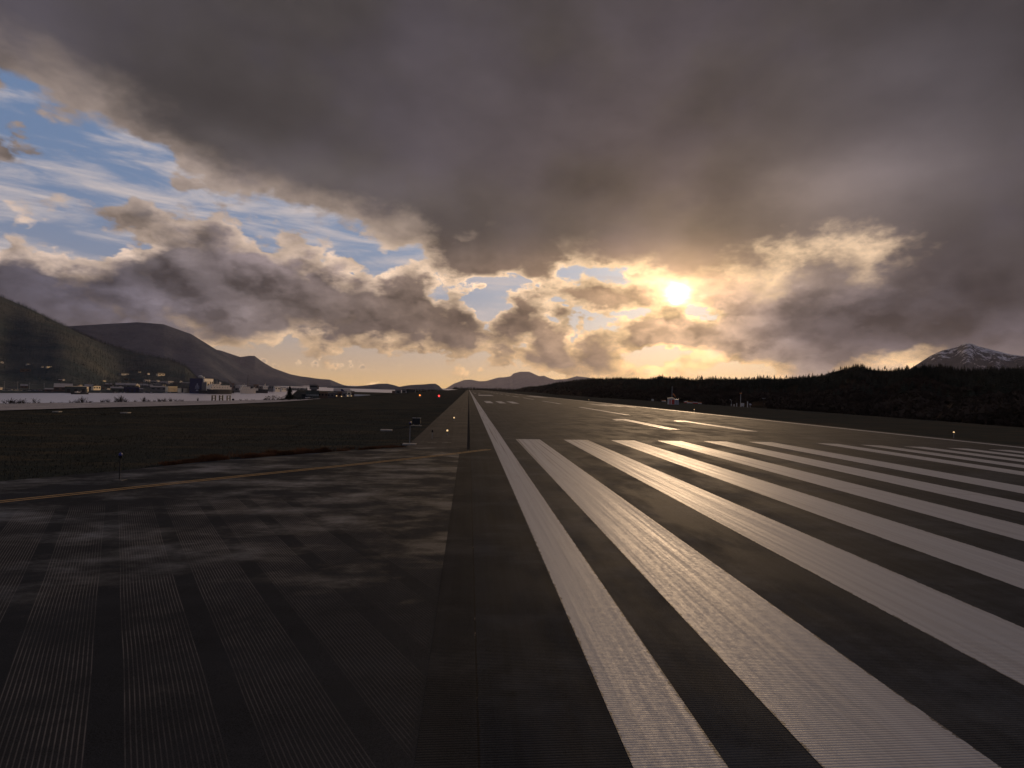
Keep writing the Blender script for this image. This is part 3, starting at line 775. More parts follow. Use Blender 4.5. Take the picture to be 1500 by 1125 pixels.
# treeline beyond the runway
P4, S4 = [], []
for _ in range(900):
    x = -60 + 330 * rr1.random(); y = 1930 + 280 * rr1.random()
    P4.append((x, y, z0(x) - .3)); S4.append(5 + 7 * rr1.random() ** 2)
for _ in range(420):
    px = 606 + 50 * rr1.random(); d = 1350 + 300 * rr1.random(); q = at(px, 575, d); P4.append((q.x, q.y, -13 - 2 * rr1.random())); S4.append(7 + 6 * rr1.random())
scatter('distant_trees', PR, P4, S4, M['needles'], 'dark treeline beyond the end of the runway', 8)

def make_tree(h, w, tiers, blades, seed, needles='needles', bare=.18):
    rng = np.random.default_rng(seed); root = empty('pine_tree', (0, 0, 0))
    MB().tube((0, 0, -.3), (0, 0, h * .96), h * .022, h * .004, 7).build('trunk', M['bark'], root)
    V, T = conifer_arrays(h, w, tiers, blades, rng, .5, bare)
    np_mesh('crown', V, T, M[needles], root)
    return root

# ------------------------------------------------------------------ small airfield equipment
M['metal'] = mat('grey metal', (.30, .30, .31), .5, .2, 6, spec=.5)
M['dark'] = mat('dark painted metal', (.02, .02, .022), .6, .3, 8)
M['white'] = mat('weathered white paint', (.50, .48, .46), .6, .12, 3)
M['cream'] = mat('cream wall', (.82, .70, .50), .8, .12, .3)
M['concrete'] = mat('pale concrete', (.36, .34, .31), .95, .15, 3, spec=0)
M['red'] = mat('red painted panel', (.42, .05, .035), .6, .2, 4)
M['orange'] = mat('orange paint', (.60, .20, .06), .6, .2, 4)
M['glass'] = mat('dark window glass', (.02, .025, .03), .15, .3, 1, spec=.6)
M['lampglow'] = mat('lit lamp lens', (.8, .6, .35), .4, .05, 5, emit=(1, .66, .32), estr=.9)
M['redglow'] = mat('lit red lens', (.8, .05, .04), .4, .05, 5, emit=(1, .03, .03), estr=5)
M['amberglow'] = mat('lit orange lens', (.8, .3, .08), .4, .05, 5, emit=(1, .28, .06), estr=2.5)
M['blue'] = mat('blue glass lens', (.02, .03, .22), .3, .2, 6, spec=.6)
M['navy'] = mat('navy blue cladding', (.020, .024, .075), .6, .2, .2)
M['grey_wall'] = mat('grey metal cladding', (.16, .15, .15), .7, .2, .3)
M['green_wall'] = mat('dull green cladding', (.07, .08, .07), .8, .2, .3)
M['brown_wall'] = mat('brown wall', (.16, .10, .075), .8, .2, .4)
M['pale_roof'] = mat('pale metal roof', (.42, .37, .34), .55, .15, .3)
M['dark_roof'] = mat('dark roof', (.07, .06, .055), .8, .3, .4)
M['hull'] = mat('dark hull paint', (.018, .022, .028), .5, .3, .3)
M['ship_white'] = mat('ship white paint', (.82, .72, .58), .55, .1, .3)
M['emblem'] = mat('faded emblem paint', (.30, .30, .36), .7, .2, 1)
M['rubber'] = mat('black rubber', (.02, .02, .02), .8, .2, 5)

def edge_light(px, py, h, lens, label, group='lamps along the runway edge', scale=1., base=True, pos=None):
    x, y = pos or gp(px, py)
    t = empty('runway_light', (x, y, z0(x) - .01), 0, label, 'airfield light', group)
    if base: MB().box(-.17, .17, -.17, .17, 0, .025).build('base_plate', M['dark'], t)
    MB().tube((0, 0, .04), (0, 0, h - .12), .02 * scale, .02 * scale).build('stem', M['dark' if px == 175 else 'metal'], t)
    MB().tube((0, 0, h - .14), (0, 0, h - .05), .05 * scale, .085 * scale).build('housing', M['dark'], t)
    MB().ball((0, 0, h), .065 * scale, 10, 6, 1.2).build('lens', M[lens], t, smooth=True)
    return t
edge_light(655, 638, .38, 'lampglow', 'low lit amber lamp on the left shoulder, nearest to the taxiway', scale=1.1)
edge_light(665, 617, .38, 'lampglow', 'low lit amber lamp farther along the left shoulder', scale=1.3)
edge_light(1373, 641, .62, 'lampglow', 'small lit lamp on a thin stem at the right runway edge', scale=1.2, pos=(48.6, gp(1373, 641)[1]))
edge_light(1025, 602, .5, 'lampglow', 'tiny lit lamp beside the right runway edge before the red shelter', scale=1.4, pos=(48.6, 118))
edge_light(911, 591.5, .5, 'lampglow', 'farthest tiny lit lamp along the right runway edge', scale=1.9, pos=(48.6, 225))
edge_light(633, 643, .62, 'dark', 'small unlit black lamp on the left shoulder', scale=.8, base=False)
edge_light(600, 650.5, 1.35, 'blue', 'tall post with a small blue lamp on a white slab', group='blue taxiway lamps', scale=.9)
edge_light(175, 703.5, .95, 'blue', 'blue lens lamp on a short post at the taxiway edge', group='blue taxiway lamps', scale=.9)
x, y = gp(600, 650.5)
o = MB().box(-.42, .42, -.3, .3, -.05, .035).build('concrete_slab', M['concrete']); o.location = (x, y, z0(x) + .0)
tag(o, 'white slab under the tall blue taxiway lamp', 'slab')
def slab(px, py, w, d, label, dz=0):
    x, y = gp(px, py); o = MB().box(-w / 2, w / 2, -d / 2, d / 2, -.05, .045).build('concrete_slab', M['concrete'])
    o.location = (x, y, z0(x) + dz); o.rotation_euler.z = .1; return tag(o, label, 'slab')
slab(566, 630, .95, .8, 'pale concrete slab lying alone in the dark field')
slab(184, 604.5, .75, .8, 'thin pale slab in the grass near the parallel taxiway')
slab(84, 603, .6, .6, 'faint small slab in the grass at the far left')
# distance sign
x, y = gp(610, 623.5)
t = empty('airfield_sign', (x, y, z0(x) - .02), .05, 'black boxy sign with pale top edge standing in the grass', 'sign')
MB().box(-.5, .5, -.22, .22, 0, .03).build('base_plate', M['concrete'], t)
MB().box(-.37, .37, -.11, .11, .17, .72).build('panel', M['dark'], t)
g = MB().box(-.40, -.04, -.12, .12, .723, .76); g.box(.04, .40, -.12, .12, .723, .76); g.build('top_cap', M['metal'], t)
for sx in (-.28, .28): MB().tube((sx, 0, .04), (sx, 0, .2), .03).build('leg', M['metal'], t)
# lit approach units
def beacon(px, py, glow, r, label):
    x, y = gp(px, py + 4); z = z0(x)
    t = empty('approach_lamp', (x, y, z - .02), 0, label, 'signal lamp', 'glowing lamps in the field')
    MB().box(-.5, .5, -.35, .35, .0, .12).build('base_plate', M['concrete'], t)
    for sx in (-.3, .3): MB().tube((sx, 0, .1), (sx, 0, .45), .03).build('leg', M['metal'], t)
    MB().box(-.45, .45, -.25, .45, .45, .95).build('housing', M['dark'], t)
    MB().ball((0, -.26, .7), r, 12, 8).build('lens', M[glow], t, smooth=True)
beacon(643, 578.5, 'redglow', .30, 'bright red glowing lamp in the field left of the runway')
beacon(615, 577.5, 'amberglow', .26, 'orange glowing lamp in the field left of the red one')
# three timber frames beyond the parallel taxiway
for k, (a, b) in enumerate(((310.3, 317.7), (321.2, 328), (332.3, 339))):
    x0_, y0_ = gp(a, 587.2); x1_, y1_ = gp(b, 587.0); d = math.hypot(x1_ - x0_, y1_ - y0_)
    y1_ = y0_ + (y1_ - y0_); zz = z0(x0_)
    t = empty('timber_frame', (x0_, y0_, zz), math.atan2(y1_ - y0_, x1_ - x0_),
              ('leftmost', 'middle', 'rightmost')[k] + ' of the three H-shaped dark frames by the water', 'frame', 'H-shaped frames beyond the parallel taxiway')
    w = min(d, 1.15)
    for sx in (.08, w - .08): MB().box(sx - .09, sx + .09, -.09, .09, -.1, 1.08).build('post', M['dark'], t)
    for j, hz_ in enumerate((.50, .98 if k != 1 else .86)): MB().box(.171, w - .171, -.05, .05, hz_ - .06, hz_ + .06).build('crossbar', M['dark'], t)
    if k: MB().box(.171, w - .171, -.04, .04, .30, .36).build('crossbar', M['dark'], t)
x, y = gp(341.5, 586.5); o = MB().ball((0, 0, .16), .26, 8, 6, .9).build('marker_cone', M['dark']); o.location = (x, y, z0(x)); tag(o, 'small black rounded marker right of the H-shaped frames', 'marker')

def before_hill(px, py):
    x, y = gp(px, py); a = math.degrees(math.atan2(x - CAM_X, y)); d = min(math.hypot(x - CAM_X, y), m7.dd(a)[0] - 3)
    return CAM_X + d * math.sin(R(a)), d * math.cos(R(a))
# windsock, shelter and equipment right of the runway
x, y = gp(983, 592.3)
sx_ = 0.275
t = empty('equipment_shelter', (x, y, z0(x) - .05), -.25, 'white equipment shelter with red door panels right of the runway', 'shelter')
MB().box(-1.25, 1.25, -1.1, 1.1, 0, 2.35).build('wall', M['white'], t)
MB().box(-1.4, 1.4, -1.25, 1.25, 2.352, 2.52).build('roof', M['white'], t)
for a, b in ((-.75, -.3), (.1, 1.1)): MB().box(a, b, -1.13, -1.102, .1, 1.95).build('door_panel', M['red'], t)
x2, y2 = gp(990, 592.4)
t = empty('equipment_cabinet', (x2, y2, z0(x2) - .05), -.2, 'pale grey cabinet standing against the red and white shelter', 'cabinet')
MB().box(-.95, .95, -.8, .8, 0, 1.9).build('body', mat('pale grey cabinet paint', (.42, .42, .47), .6, .15, 2), t)
for a in (-.55, .1, .6): MB().box(a - .04, a + .04, -.83, -.802, .1, 1.8).build('seam', M['dark'], t)
MB().box(-1.02, 1.02, -.87, .87, 1.902, 1.98).build('lid', M['metal'], t)
x3, y3 = gp(989.3, 591.5); y3 += 4
t = empty('windsock_mast', (x3, y3, z0(x3)), 0, 'tall lattice mast carrying a drooping orange windsock behind the shelter', 'windsock')
g = MB()
for sx in (-.3, .3): g.tube((sx, 0, 0), (sx * .45, 0, 7.4), .05, .04, 5)
for k in range(9): g.tube((-.3 + .018 * k, 0, .5 + .75 * k), (.3 - .018 * (k + 1), 0, 1.2 + .75 * k), .025, .025, 4)
g.build('mast', M['metal'], t)
g = MB(); prev = None
pts = [(.35, 0, 4.1), (.75, -.05, 3.85), (1.15, -.1, 3.35), (1.45, -.12, 2.75)]
for (a, ra), (b, rb_) in zip(zip(pts, (.30, .27, .22, .17)), zip(pts[1:], (.27, .22, .17, .13))): g.tube(a, b, ra, rb_, 10)
g.build('windsock', M['orange'], t)
MB().tube((0, 0, 4.1), (.36, 0, 4.1), .03, .03, 5).build('bracket', M['metal'], t)
for k, (a, b, ya, lbl) in enumerate(((954.4, 957.6, 586.8, 'small white box beyond the runway, left of the shelter'), (969.5, 975.3, 586.6, 'low white and red barrier left of the shelter'),
        (1002, 1006, 588.2, 'low red barrier just right of the shelter'), (1006.6, 1014.5, 588.6, 'longest low white barrier right of the shelter'), (1015.5, 1022, 588.8, 'dull red barrier among the row right of the shelter'), (1022.8, 1027.5, 589, 'last pale barrier of the row, farthest right'))):
    p, q = before_hill((a + b) / 2, ya), None; w = abs((b - a)) / F_PX * math.hypot(p[0] - CAM_X, p[1])
    t = empty('barrier', (p[0], p[1], z0(p[0])), -.38, lbl, 'barrier', 'low barriers beyond the runway')
    h = .85 if k else 1.1
    MB().box(-w / 2, w / 2, -.2, .2, .12, h * .62).build('panel', M['red' if k in (2, 4) else 'white'], t)
    MB().box(-w / 2 + .02, w / 2 - .02, -.18, .18, h * .62 + .003, h).build('top_band', M['orange' if k in (1, 3, 5) else 'white'], t)
    for sx in (-w / 2 + .15, w / 2 - .15): MB().box(sx - .06, sx + .06, -.15, .15, -.05, .12).build('foot', M['dark'], t)
# weather station
def right_at(px, py):
    a, d = m7.hit(px, py); return Vector(m7.pt(a, d)) if px > 1000 else None
def put(px, pyb):
    x, y = before_hill(px, pyb)
    return Vector((x, y, z0(x) - .03))
def stick(name, px, pyt, pyb, label, cat, build):
    p = put(px, pyb); d = math.hypot(p.x - CAM_X, p.y); h = (pyb - pyt) / F_PX * d * .93
    t = empty(name, p, 0, label, cat); build(t, h); return t
def b1(t, h):
    MB().tube((0, 0, 0), (0, 0, h), .07, .05).build('pole', M['metal'], t)
    MB().tube((0, 0, h - .05), (-.45, 0, h + .2), .04).build('arm', M['metal'], t)
    MB().ball((-.5, 0, h + .18), .17, 8, 6, .7).build('lamp_head', M['white'], t); MB().box(-.14, .14, -.12, .12, .2, .8).build('junction_box', M['white'], t)
stick('sensor_pole', 1071.3, 584.5, 593.2, 'short pole with hooked lamp head, leftmost at the hill foot', 'pole', b1)
def b2(t, h):
    MB().tube((0, 0, 0), (0, 0, h), .10, .07).build('pole', M['white'], t)
    MB().box(-.32, .32, -.2, .2, h, h + .38).build('sensor_head', M['orange'], t); MB().tube((.2, 0, h + .38), (.42, 0, h + .9), .03).build('vane', M['metal'], t)
stick('weather_mast', 1084.7, 574.5, 593.3, 'tallest white mast with orange head before the dark hill', 'mast', b2)
def b3(t, h):
    MB().box(-.52, .52, -.4, .4, .25, h).build('body', M['white'], t); MB().box(-.58, .58, -.46, .46, h + .002, h + .07).build('lid', M['metal'], t)
    for sx in (-.4, .4): MB().box(sx - .05, sx + .05, -.3, .3, 0, .248).build('leg', M['metal'], t)
stick('white_cabinet', 1087.4, 588.3, 593.6, 'white box on short legs at the foot of the tallest mast', 'cabinet', b3)
def b4(t, h):
    MB().box(-.13, .13, -.1, .1, 0, h).build('post', M['white'], t); MB().box(-.17, .17, -.14, .14, h + .002, h + .1).build('cap', M['metal'], t)
stick('marker_post', 1079.2, 588.8, 593.3, 'stubby white post between the short pole and the tall mast', 'post', b4)
stick('marker_post', 1075.3, 590.4, 593.2, 'smallest pale post right of the hooked pole', 'post', b4)
stick('marker_post', 1095, 585.6, 593.6, 'slim white post right of the white box', 'post', b4)
def b5(t, h):
    for k in range(3):
        a = k * 2.1 + .3; MB().tube((math.cos(a) * .4, math.sin(a) * .4, 0), (0, 0, h * .6), .03, .03, 5).build('leg', M['metal'], t)
    MB().tube((0, -.02, h * .62), (0, -.22, h * .72), .08, .42, 12).build('dish', M['metal'], t)
stick('dish_antenna', 1098.6, 588.4, 594.6, 'small dish on a tripod right of the slim white post', 'antenna', b5)
def b6(t, h):
    MB().tube((0, 0, 0), (0, 0, h), .07, .04).build('pole', M['dark'], t)
    MB().tube((-.55, 0, h * .97), (.55, 0, h * .97), .035).build('crossarm', M['metal'], t)
    for sx in (-.5, 0, .5): MB().ball((sx, 0, h * .97 + .1), .09, 6, 4).build('insulator', M['white'], t)
stick('wind_mast', 1118.6, 579, 593.5, 'thin dark pole with a crossarm farther right at the hill foot', 'pole', b6)

# ------------------------------------------------------------------ shrubs and tufts
M['twigs_dark'] = mat('dark twigs', (.045, .036, .032), .95, .4, 2, spec=.0)
def shrub(p, h, w, n, seed, label, group, m='twigs_dark', th=.018, name='bare_shrub'):
    rng = random.Random(seed); g = MB()
    for _ in range(n):
        a = rng.random() * 6.28; lean = rng.random() ** .7 * w * .5; hh = h * (.55 + .45 * rng.random()) * (1 - .35 * lean / (w * .5))
        b = (rng.uniform(-.15, .15) * w, rng.uniform(-.1, .1) * w, -.05)
        mid_ = (b[0] + math.cos(a) * lean * .45, b[1] + math.sin(a) * lean * .45, hh * .5); tip = (math.cos(a) * lean, math.sin(a) * lean, hh)
        g.tube(b, mid_, th, th * .7, 3); g.tube(mid_, tip, th * .7, th * .3, 3)
        for _ in range(4):
            f = .3 + .65 * rng.random(); q = tuple(b[k] + (tip[k] - b[k]) * f for k in range(3)); aa = rng.random() * 6.28; l = hh * .22 * (1.2 - f)
            g.tube(q, (q[0] + math.cos(aa) * l, q[1] + math.sin(aa) * l, q[2] + l * 1.1), th * .5, th * .25, 3)
    o = g.build(name, M[m]); o.location = p; return tag(o, label, 'shrub', group)
SH = [(6, 7, 10, 8), (15, 9, 12, 22), (20, 7, 9, 16), (27, 6, 8, 12), (33, 8, 11, 20), (41, 4, 6, 8), (51, 10, 11, 12), (58, 4, 6, 6), (75, 4, 9, 7), (90, 3, 8, 6), (104, 5, 8, 10),
      (113, 7, 9, 16), (121, 10, 12, 26), (130, 5, 9, 14), (149, 6, 9, 14), (158, 6, 10, 18), (170, 7, 8, 12), (177, 11, 15, 44), (184, 7, 8, 20), (198, 5, 7, 8), (211, 9, 8, 22),
      (217, 5, 7, 14), (226, 4, 6, 10), (233, 6, 9, 24), (241, 6, 8, 26), (250, 7, 8, 16), (258, 5, 9, 14), (266, 5, 8, 14), (290, 6, 7, 10), (352, 4, 6, 8), (361, 4, 6, 8), (371, 3, 8, 10)]
adj = ['thin', 'broad', 'spindly', 'twiggy', 'sparse', 'ragged', 'fan-shaped', 'low', 'wispy', 'leaning']
ref = [(75, 'before the parked cars across the water'), (140, 'before the pale-roofed sheds across the water'), (222, 'before the navy shed across the water'), (280, 'before the yellow halls across the water'), (400, 'near the H-shaped frames')]
cnt = {}
for k, (px, hp, wp, n) in enumerate(SH):
    pyb = interp(px, [(0, 591.5), (125, 590), (250, 588), (330, 587), (400, 585.9)]) + .4
    x, y = gp(px, pyb); d = math.hypot(x - CAM_X, y); s_ = d / F_PX
    r_ = next(b for a, b in ref if px <= a); i = cnt.get(r_, 0); cnt[r_] = i + 1
    ord_ = ['first', 'second', 'third', 'fourth', 'fifth', 'sixth', 'seventh', 'eighth', 'ninth', 'tenth', 'eleventh'][i]
    shrub((x, y, z0(x) - .05), hp * s_, wp * s_ * 1.1, n, k, f'{adj[k % 10]} bare shrub {r_}, {ord_} from the left there', 'bare shrubs along the parallel taxiway', th=.024)
# leafy bushes and mounds by the water, left of the terminal
def bush(px, pyb, wp, hp, m, label, seed, dist=None):
    rng = np.random.default_rng(seed)
    x, y = gp(px, pyb); z = z0(x)
    if dist: q = at(px, pyb, dist); x, y, z = q
    d = math.hypot(x - CAM_X, y); w, h = wp / F_PX * d, hp / F_PX * d
    V, T = [], []
    n = 420
    for _ in range(n):
        a = rng.random() * 6.28; r = rng.random() ** .5; u = rng.random() ** .6
        c = np.array((math.cos(a) * r * w / 2, math.sin(a) * r * w / 2 * .8, h * u * (1 - r ** 2.2) * (.85 + .3 * rng.random()))); q = rng.normal(size=(3, 3)) * min(w, h) * .07
        i = len(V); V += [c + q[0], c + q[1], c + q[2]]; T.append((i, i + 1, i + 2))
    o = np_mesh('bush', np.array(V), np.array(T), M[m]); o.location = (x, y, z - .1); return tag(o, label, 'bush', 'rounded bushes by the water')
bush(400, 586.2, 30, 7.5, 'needles_brown', 'widest brown bush right of the H-shaped frames', 1)
bush(416, 585.9, 22, 6.5, 'needles', 'dark green mound bush behind the brown one', 2)
bush(433, 585.6, 26, 5, 'needles', 'flat dark bush under the lone conifer', 3)
bush(452, 585.2, 20, 3.5, 'needles_brown', 'low brown bush in front of the terminal', 4)
bush(391, 586.4, 12, 3.5, 'needles_brown', 'smallest brown bush nearest the frames', 5)
for k, (px, pyb, wp, hp) in enumerate(((570, 576.8, 22, 2.6), (588, 576.5, 26, 3.2), (555, 578.6, 14, 2.0))):
    bush(px, pyb + .6, wp, hp, 'needles_brown', ('middle brown bush on the field rim by the hangar', 'widest brown bush on the field rim by the hangar', 'lowest brown bush on the rim near the jet tail')[k], 10 + k)
for k, (px, pyb, wp, hp) in enumerate(((30, 619.5, 6, 2.2), (152, 607.3, 5.5, 2.8), (158.5, 607, 3, 1.5))):
    bush(px, pyb, wp, hp, 'needles', ('dark tuft in the grass at the far left', 'dark tuft in mid field, larger of a pair', 'dark tuft in mid field, smaller of a pair')[k], 20 + k)
# the lone conifer
q = at(424, 584.5, 300)
t = make_tree(1, .55, 22, 13, 4, bare=.04); hh = (585 - 567.2) / F_PX * 300; t.scale = (hh * 1.0, hh * 1.0, hh); t.location = (q.x, q.y, q.z)
tag(t, 'lone dark conifer left of the control tower', 'tree')
# dry clumps at the taxiway edge and grass blades
def blades(name, pts, hs, m, label, seed, w=.012):
    rng = np.random.default_rng(seed); n = len(pts); P_ = np.array(pts); H = np.array(hs)
    a = rng.random(n) * 6.28; wd_ = w * (1 + H * 2); ln = rng.normal(size=(n, 2)) * H[:, None] * .35
    V = np.empty((n, 3, 3)); V[:, 0] = P_; V[:, 1] = P_; V[:, 2] = P_
    V[:, 0, 0] += np.cos(a) * wd_; V[:, 0, 1] += np.sin(a) * wd_; V[:, 1, 0] -= np.cos(a) * wd_; V[:, 1, 1] -= np.sin(a) * wd_
    V[:, 2, :2] += ln; V[:, 2, 2] += H
    tag(np_mesh(name, V.reshape(-1, 3), np.arange(n * 3).reshape(-1, 3), m), label, kind='stuff')
M['dry'] = mat('dry rust grass', (.13, .065, .035), 1., .5, .8, spec=0)
M['blade'] = mat('dull field grass blades', (.050, .051, .042), 1., .6, .12, spec=0)
pts, hs = [], []
for _ in range(26000):
    px = 244 + 350 * rr1.random() ** .8; t_ = rr1.random()
    py = interp(px, [(0, 705), (170, 690), (300, 676), (450, 664), (591, 655)]) - .4
    x, y = gp(px, py); nrm = Vector((-.75, .66)); off = abs(rr1.normal()) * .45
    x += nrm.x * off; y += nrm.y * off
    cl_ = mn.noise(Vector((px * .045, off, 0)))
    if cl_ < -.25 + .1: continue
    pts.append((x, y, z0(x) - .05)); hs.append((.10 + .28 * max(cl_, 0) + .12 * rr1.random()) * (1 if 300 < px < 480 else .55))
blades('dry_grass', pts, hs, M['dry'], 'rusty dry grass clumps along the taxiway edge', 31, .010)
pts, hs = [], []
for _ in range(90000):
    y = 16 + 75 * rr1.random() ** 1.6; x = -5.6 - 60 * rr1.random()
    lim = interp(-x, [(-b[0], b[1]) for b in te[1:]])
    if y < lim + .05 and x > -60: continue
    if x < interp(y, XE) + 10 and y > 30: continue
    pts.append((x, y, z0(x) - .06)); hs.append(.05 + .09 * rr1.random())
blades('field_grass', pts, hs, M['blade'], 'short dark grass of the field', 32, .012)

# distinct trees along the skyline of the right hill
kinds = ['forked', 'narrow', 'flat-topped', 'leaning', 'broad', 'ragged', 'stubby', 'pointed']
base_trees = [make_tree(1, .20 + .05 * (k % 3), 6 + k % 4, 5, 50 + k, bare=.30 + .08 * (k % 3)) for k in range(6)]
ridge_x = [(978, 4), (1022, 9), (1028, 6), (1034, 6), (1044, 8), (1062, 5), (1078, 6), (1091, 6), (1098, 5), (1110, 8), (1115, 6), (1124, 7), (1134, 8), (1143, 6), (1152, 7), (1158, 5), (1171, 7), (1177, 7), (1184, 5), (1192, 6), (1203, 6),
           (1213, 6), (1222, 6), (1231, 7), (1243, 6), (1256, 6), (1262, 7), (1275, 6), (1286, 7), (1296, 8), (1305, 6), (1316, 7), (1329, 9), (1345, 6), (1362, 7), (1378, 6), (1395, 7), (1413, 9), (1428, 6), (1446, 7), (1465, 6), (1484, 7)]
for k, (px, hp) in enumerate(ridge_x):
    a, _ = azel(px, 550); f, r, bk = m7.dd(a); d = r * (.985 + .02 * random.random()); p = m7.pt(a, d)
    o = base_trees[k % 6] if k < 6 else copy_tree(base_trees[k % 6])
    h = hp * .92 / F_PX * d; o.scale = (h * 1.25, h * 1.25, h); o.location = (p[0], p[1], p[2] - .4); o.rotation_euler = (random.uniform(-.05, .05), random.uniform(-.05, .05), random.random() * 6)
    where = ('under the brightest gap of cloud' if px < 1050 else 'between bright gap and hill top' if px < 1200 else 'on the rounded hill top' if px < 1300 else 'before the snowy mountain')
    j = sum(1 for q in ridge_x[:k] if (q[0] < 1050) == (px < 1050) and (q[0] < 1200) == (px < 1200) and (q[0] < 1300) == (px < 1300))
    tag(o, f'{kinds[k % 8]} skyline pine {where}, {["first","second","third","fourth","fifth","sixth","seventh","eighth","ninth","tenth","eleventh","twelfth","thirteenth","fourteenth","fifteenth","sixteenth","seventeenth"][j]} from the left', 'tree', 'pines along the skyline of the right hill')

# ------------------------------------------------------------------ harbour town across the water
def face_az(px): return -azel(px, 560)[0]
def building(name, px0, px1, pyt, pyb, label, wall, roof, cat='building', kind='gable', dist=None, roofh=.35, depth=None, yaw=0, windows=0, group='buildings of the harbour town', doors=0, gable_end=False, lit=False):
    pc = (px0 + px1) / 2
    if dist is None: _, dist = m1.hit(pc, pyb)
    q = at(pc, pyb, dist); w = abs(px1 - px0) / F_PX * dist * math.cos(R(azel(pc, 560)[0] - 4.5)); h = (pyb - pyt) / F_PX * dist * math.cos(R(azel(pc, 560)[0] - 4.5))
    dp = depth or max(w * .5, 8)
    lit = lit or (wall in ('white', 'cream', 'ship_white') and name in ('house', 'shed'))
    if lit:
        yaw = R(58); dp = min(dp, w * .28); sh_ = dp * .848 / 2; fa = R(face_az(pc)); q = q + Vector((math.cos(fa), math.sin(fa), 0)) * sh_; w = (w - dp * .848) / .53
    t = empty(name, q, R(face_az(pc)) + yaw, label, cat, group)
    rh = h * roofh if kind in ('gable', 'shed') else 0; wh = h - rh
    MB().box(-w / 2, w / 2, 0, dp, -3, wh).build('wall', M[wall], t)
    ov = w * .02
    g = MB()
    if kind == 'gable' and not gable_end: g.extrude([(-ov, wh + .02), (dp / 2, h), (dp + ov, wh + .02)], -w / 2 - ov, w / 2 + ov)
    elif kind == 'gable':
        i = len(g.v); g.v += [(-w / 2 - ov, -ov, wh + .02), (0, -ov, h), (w / 2 + ov, -ov, wh + .02), (-w / 2 - ov, dp + ov, wh + .02), (0, dp + ov, h), (w / 2 + ov, dp + ov, wh + .02)]
        g.f += [(i, i + 1, i + 2), (i + 3, i + 5, i + 4), (i, i + 3, i + 4, i + 1), (i + 1, i + 4, i + 5, i + 2), (i, i + 2, i + 5, i + 3)]
    elif kind == 'shed': g.extrude([(-ov, wh + .02), (-ov, wh + rh * .4), (dp + ov, h), (dp + ov, wh + .02)], -w / 2 - ov, w / 2 + ov)
    else: g.box(-w / 2 - ov, w / 2 + ov, -ov, dp + ov, wh + .02, wh + .5)
    g.build('roof', M[roof], t)
    for k in range(windows):
        x = -w / 2 + w * (k + .5) / windows; ww = w / windows * .28
        MB().box(x - ww, x + ww, -.12, -.02, wh * .45, wh * .75).build('window', M['glass'], t)
    for k in range(doors):
        x = -w / 2 + w * (k + .5) / doors; ww = w / doors * .22
        MB().box(x - ww, x + ww, -.16, -.03, 0, wh * .62).build('door', M['dark'], t)
    return t, w, h, dp
B = building
B('warehouse', 82, 103, 562, 573.5, 'long shed with a pale drooping roof above the waterfront', 'brown_wall', 'pale_roof', roofh=.45, depth=60, windows=3)
B('warehouse', 98.5, 123.5, 566.3, 575.3, 'dark low shed with a thin bright roof edge beside the dark boat', 'green_wall', 'cream', kind='flat', depth=30, doors=3)
B('workshop', 123.7, 129, 566.8, 573.5, 'small sunlit cream block at the end of the dark low shed', 'cream', 'pale_roof', kind='flat', depth=20, doors=1, lit=True)
B('warehouse', 125, 135, 563, 570.5, 'pale-roofed shed wing adjoining a yellowish gable end', 'grey_wall', 'pale_roof', roofh=.4, depth=24, windows=2)
B('warehouse', 135, 146, 563.5, 571.5, 'yellowish gable-ended shed right of the dark low shed', 'cream', 'dark_roof', roofh=.25, gable_end=True, depth=40, windows=3, lit=True)
B('house', 84, 89, 567.3, 571, 'small pale house left of the drooping roof shed', 'white', 'dark_roof', windows=1, depth=14)
B('house', 67, 76.5, 568.5, 573.5, 'brown-walled hut with light roof at the right end of the car park', 'brown_wall', 'pale_roof', windows=2, doors=1, depth=14)
B('warehouse', 172, 196, 561, 568, 'long cream-roofed shed above the navy shed', 'grey_wall', 'pale_roof', roofh=.45, depth=30, windows=4)
B('warehouse', 195.5, 204, 561.8, 568, 'sunlit gable end of the cream-roofed shed above the navy shed', 'cream', 'pale_roof', roofh=.4, gable_end=True, depth=24, windows=1, lit=True)
B('warehouse', 179.5, 201.5, 567.3, 574.3, 'navy blue shed at the water edge', 'navy', 'navy', kind='flat', depth=26, doors=4)
B('warehouse', 163.5, 179, 566.5, 574, 'dark shed with pale roof left of the navy shed', 'green_wall', 'pale_roof', roofh=.3, depth=22, doors=2)
B('house', 202.5, 209, 568.5, 573, 'small grey house right of the navy shed', 'grey_wall', 'pale_roof', windows=2, depth=14)
B('warehouse', 222, 242.5, 565.3, 573.2, 'grey hall with pale roof left of the ribbed yellow hall', 'grey_wall', 'pale_roof', roofh=.2, depth=24, windows=3)
t, w, h, dp = B('yellow_hall', 243, 258.5, 566, 573.6, 'ribbed yellow hall between the grey hall and the timber pier hall', 'cream', 'dark_roof', kind='flat', depth=30, lit=True)
for k in range(8): MB().box(-w / 2 + w * (k + .5) / 8 - .5, -w / 2 + w * (k + .5) / 8 + .5, -.4, -.02, .5, h * .85).build('rib', M['brown_wall'], t)
t, w, h, dp = B('yellow_hall', 261.5, 278, 567, 575.2, 'yellow hall with dark side pillars left of the tall blue hall', 'cream', 'dark_roof', kind='gable', roofh=.18, depth=30, lit=True)
for x in (-.36, .40): MB().box(w * x - 1.6, w * x + 1.6, -1.5, -.02, 0, h * .8).build('pillar', M['dark'], t)
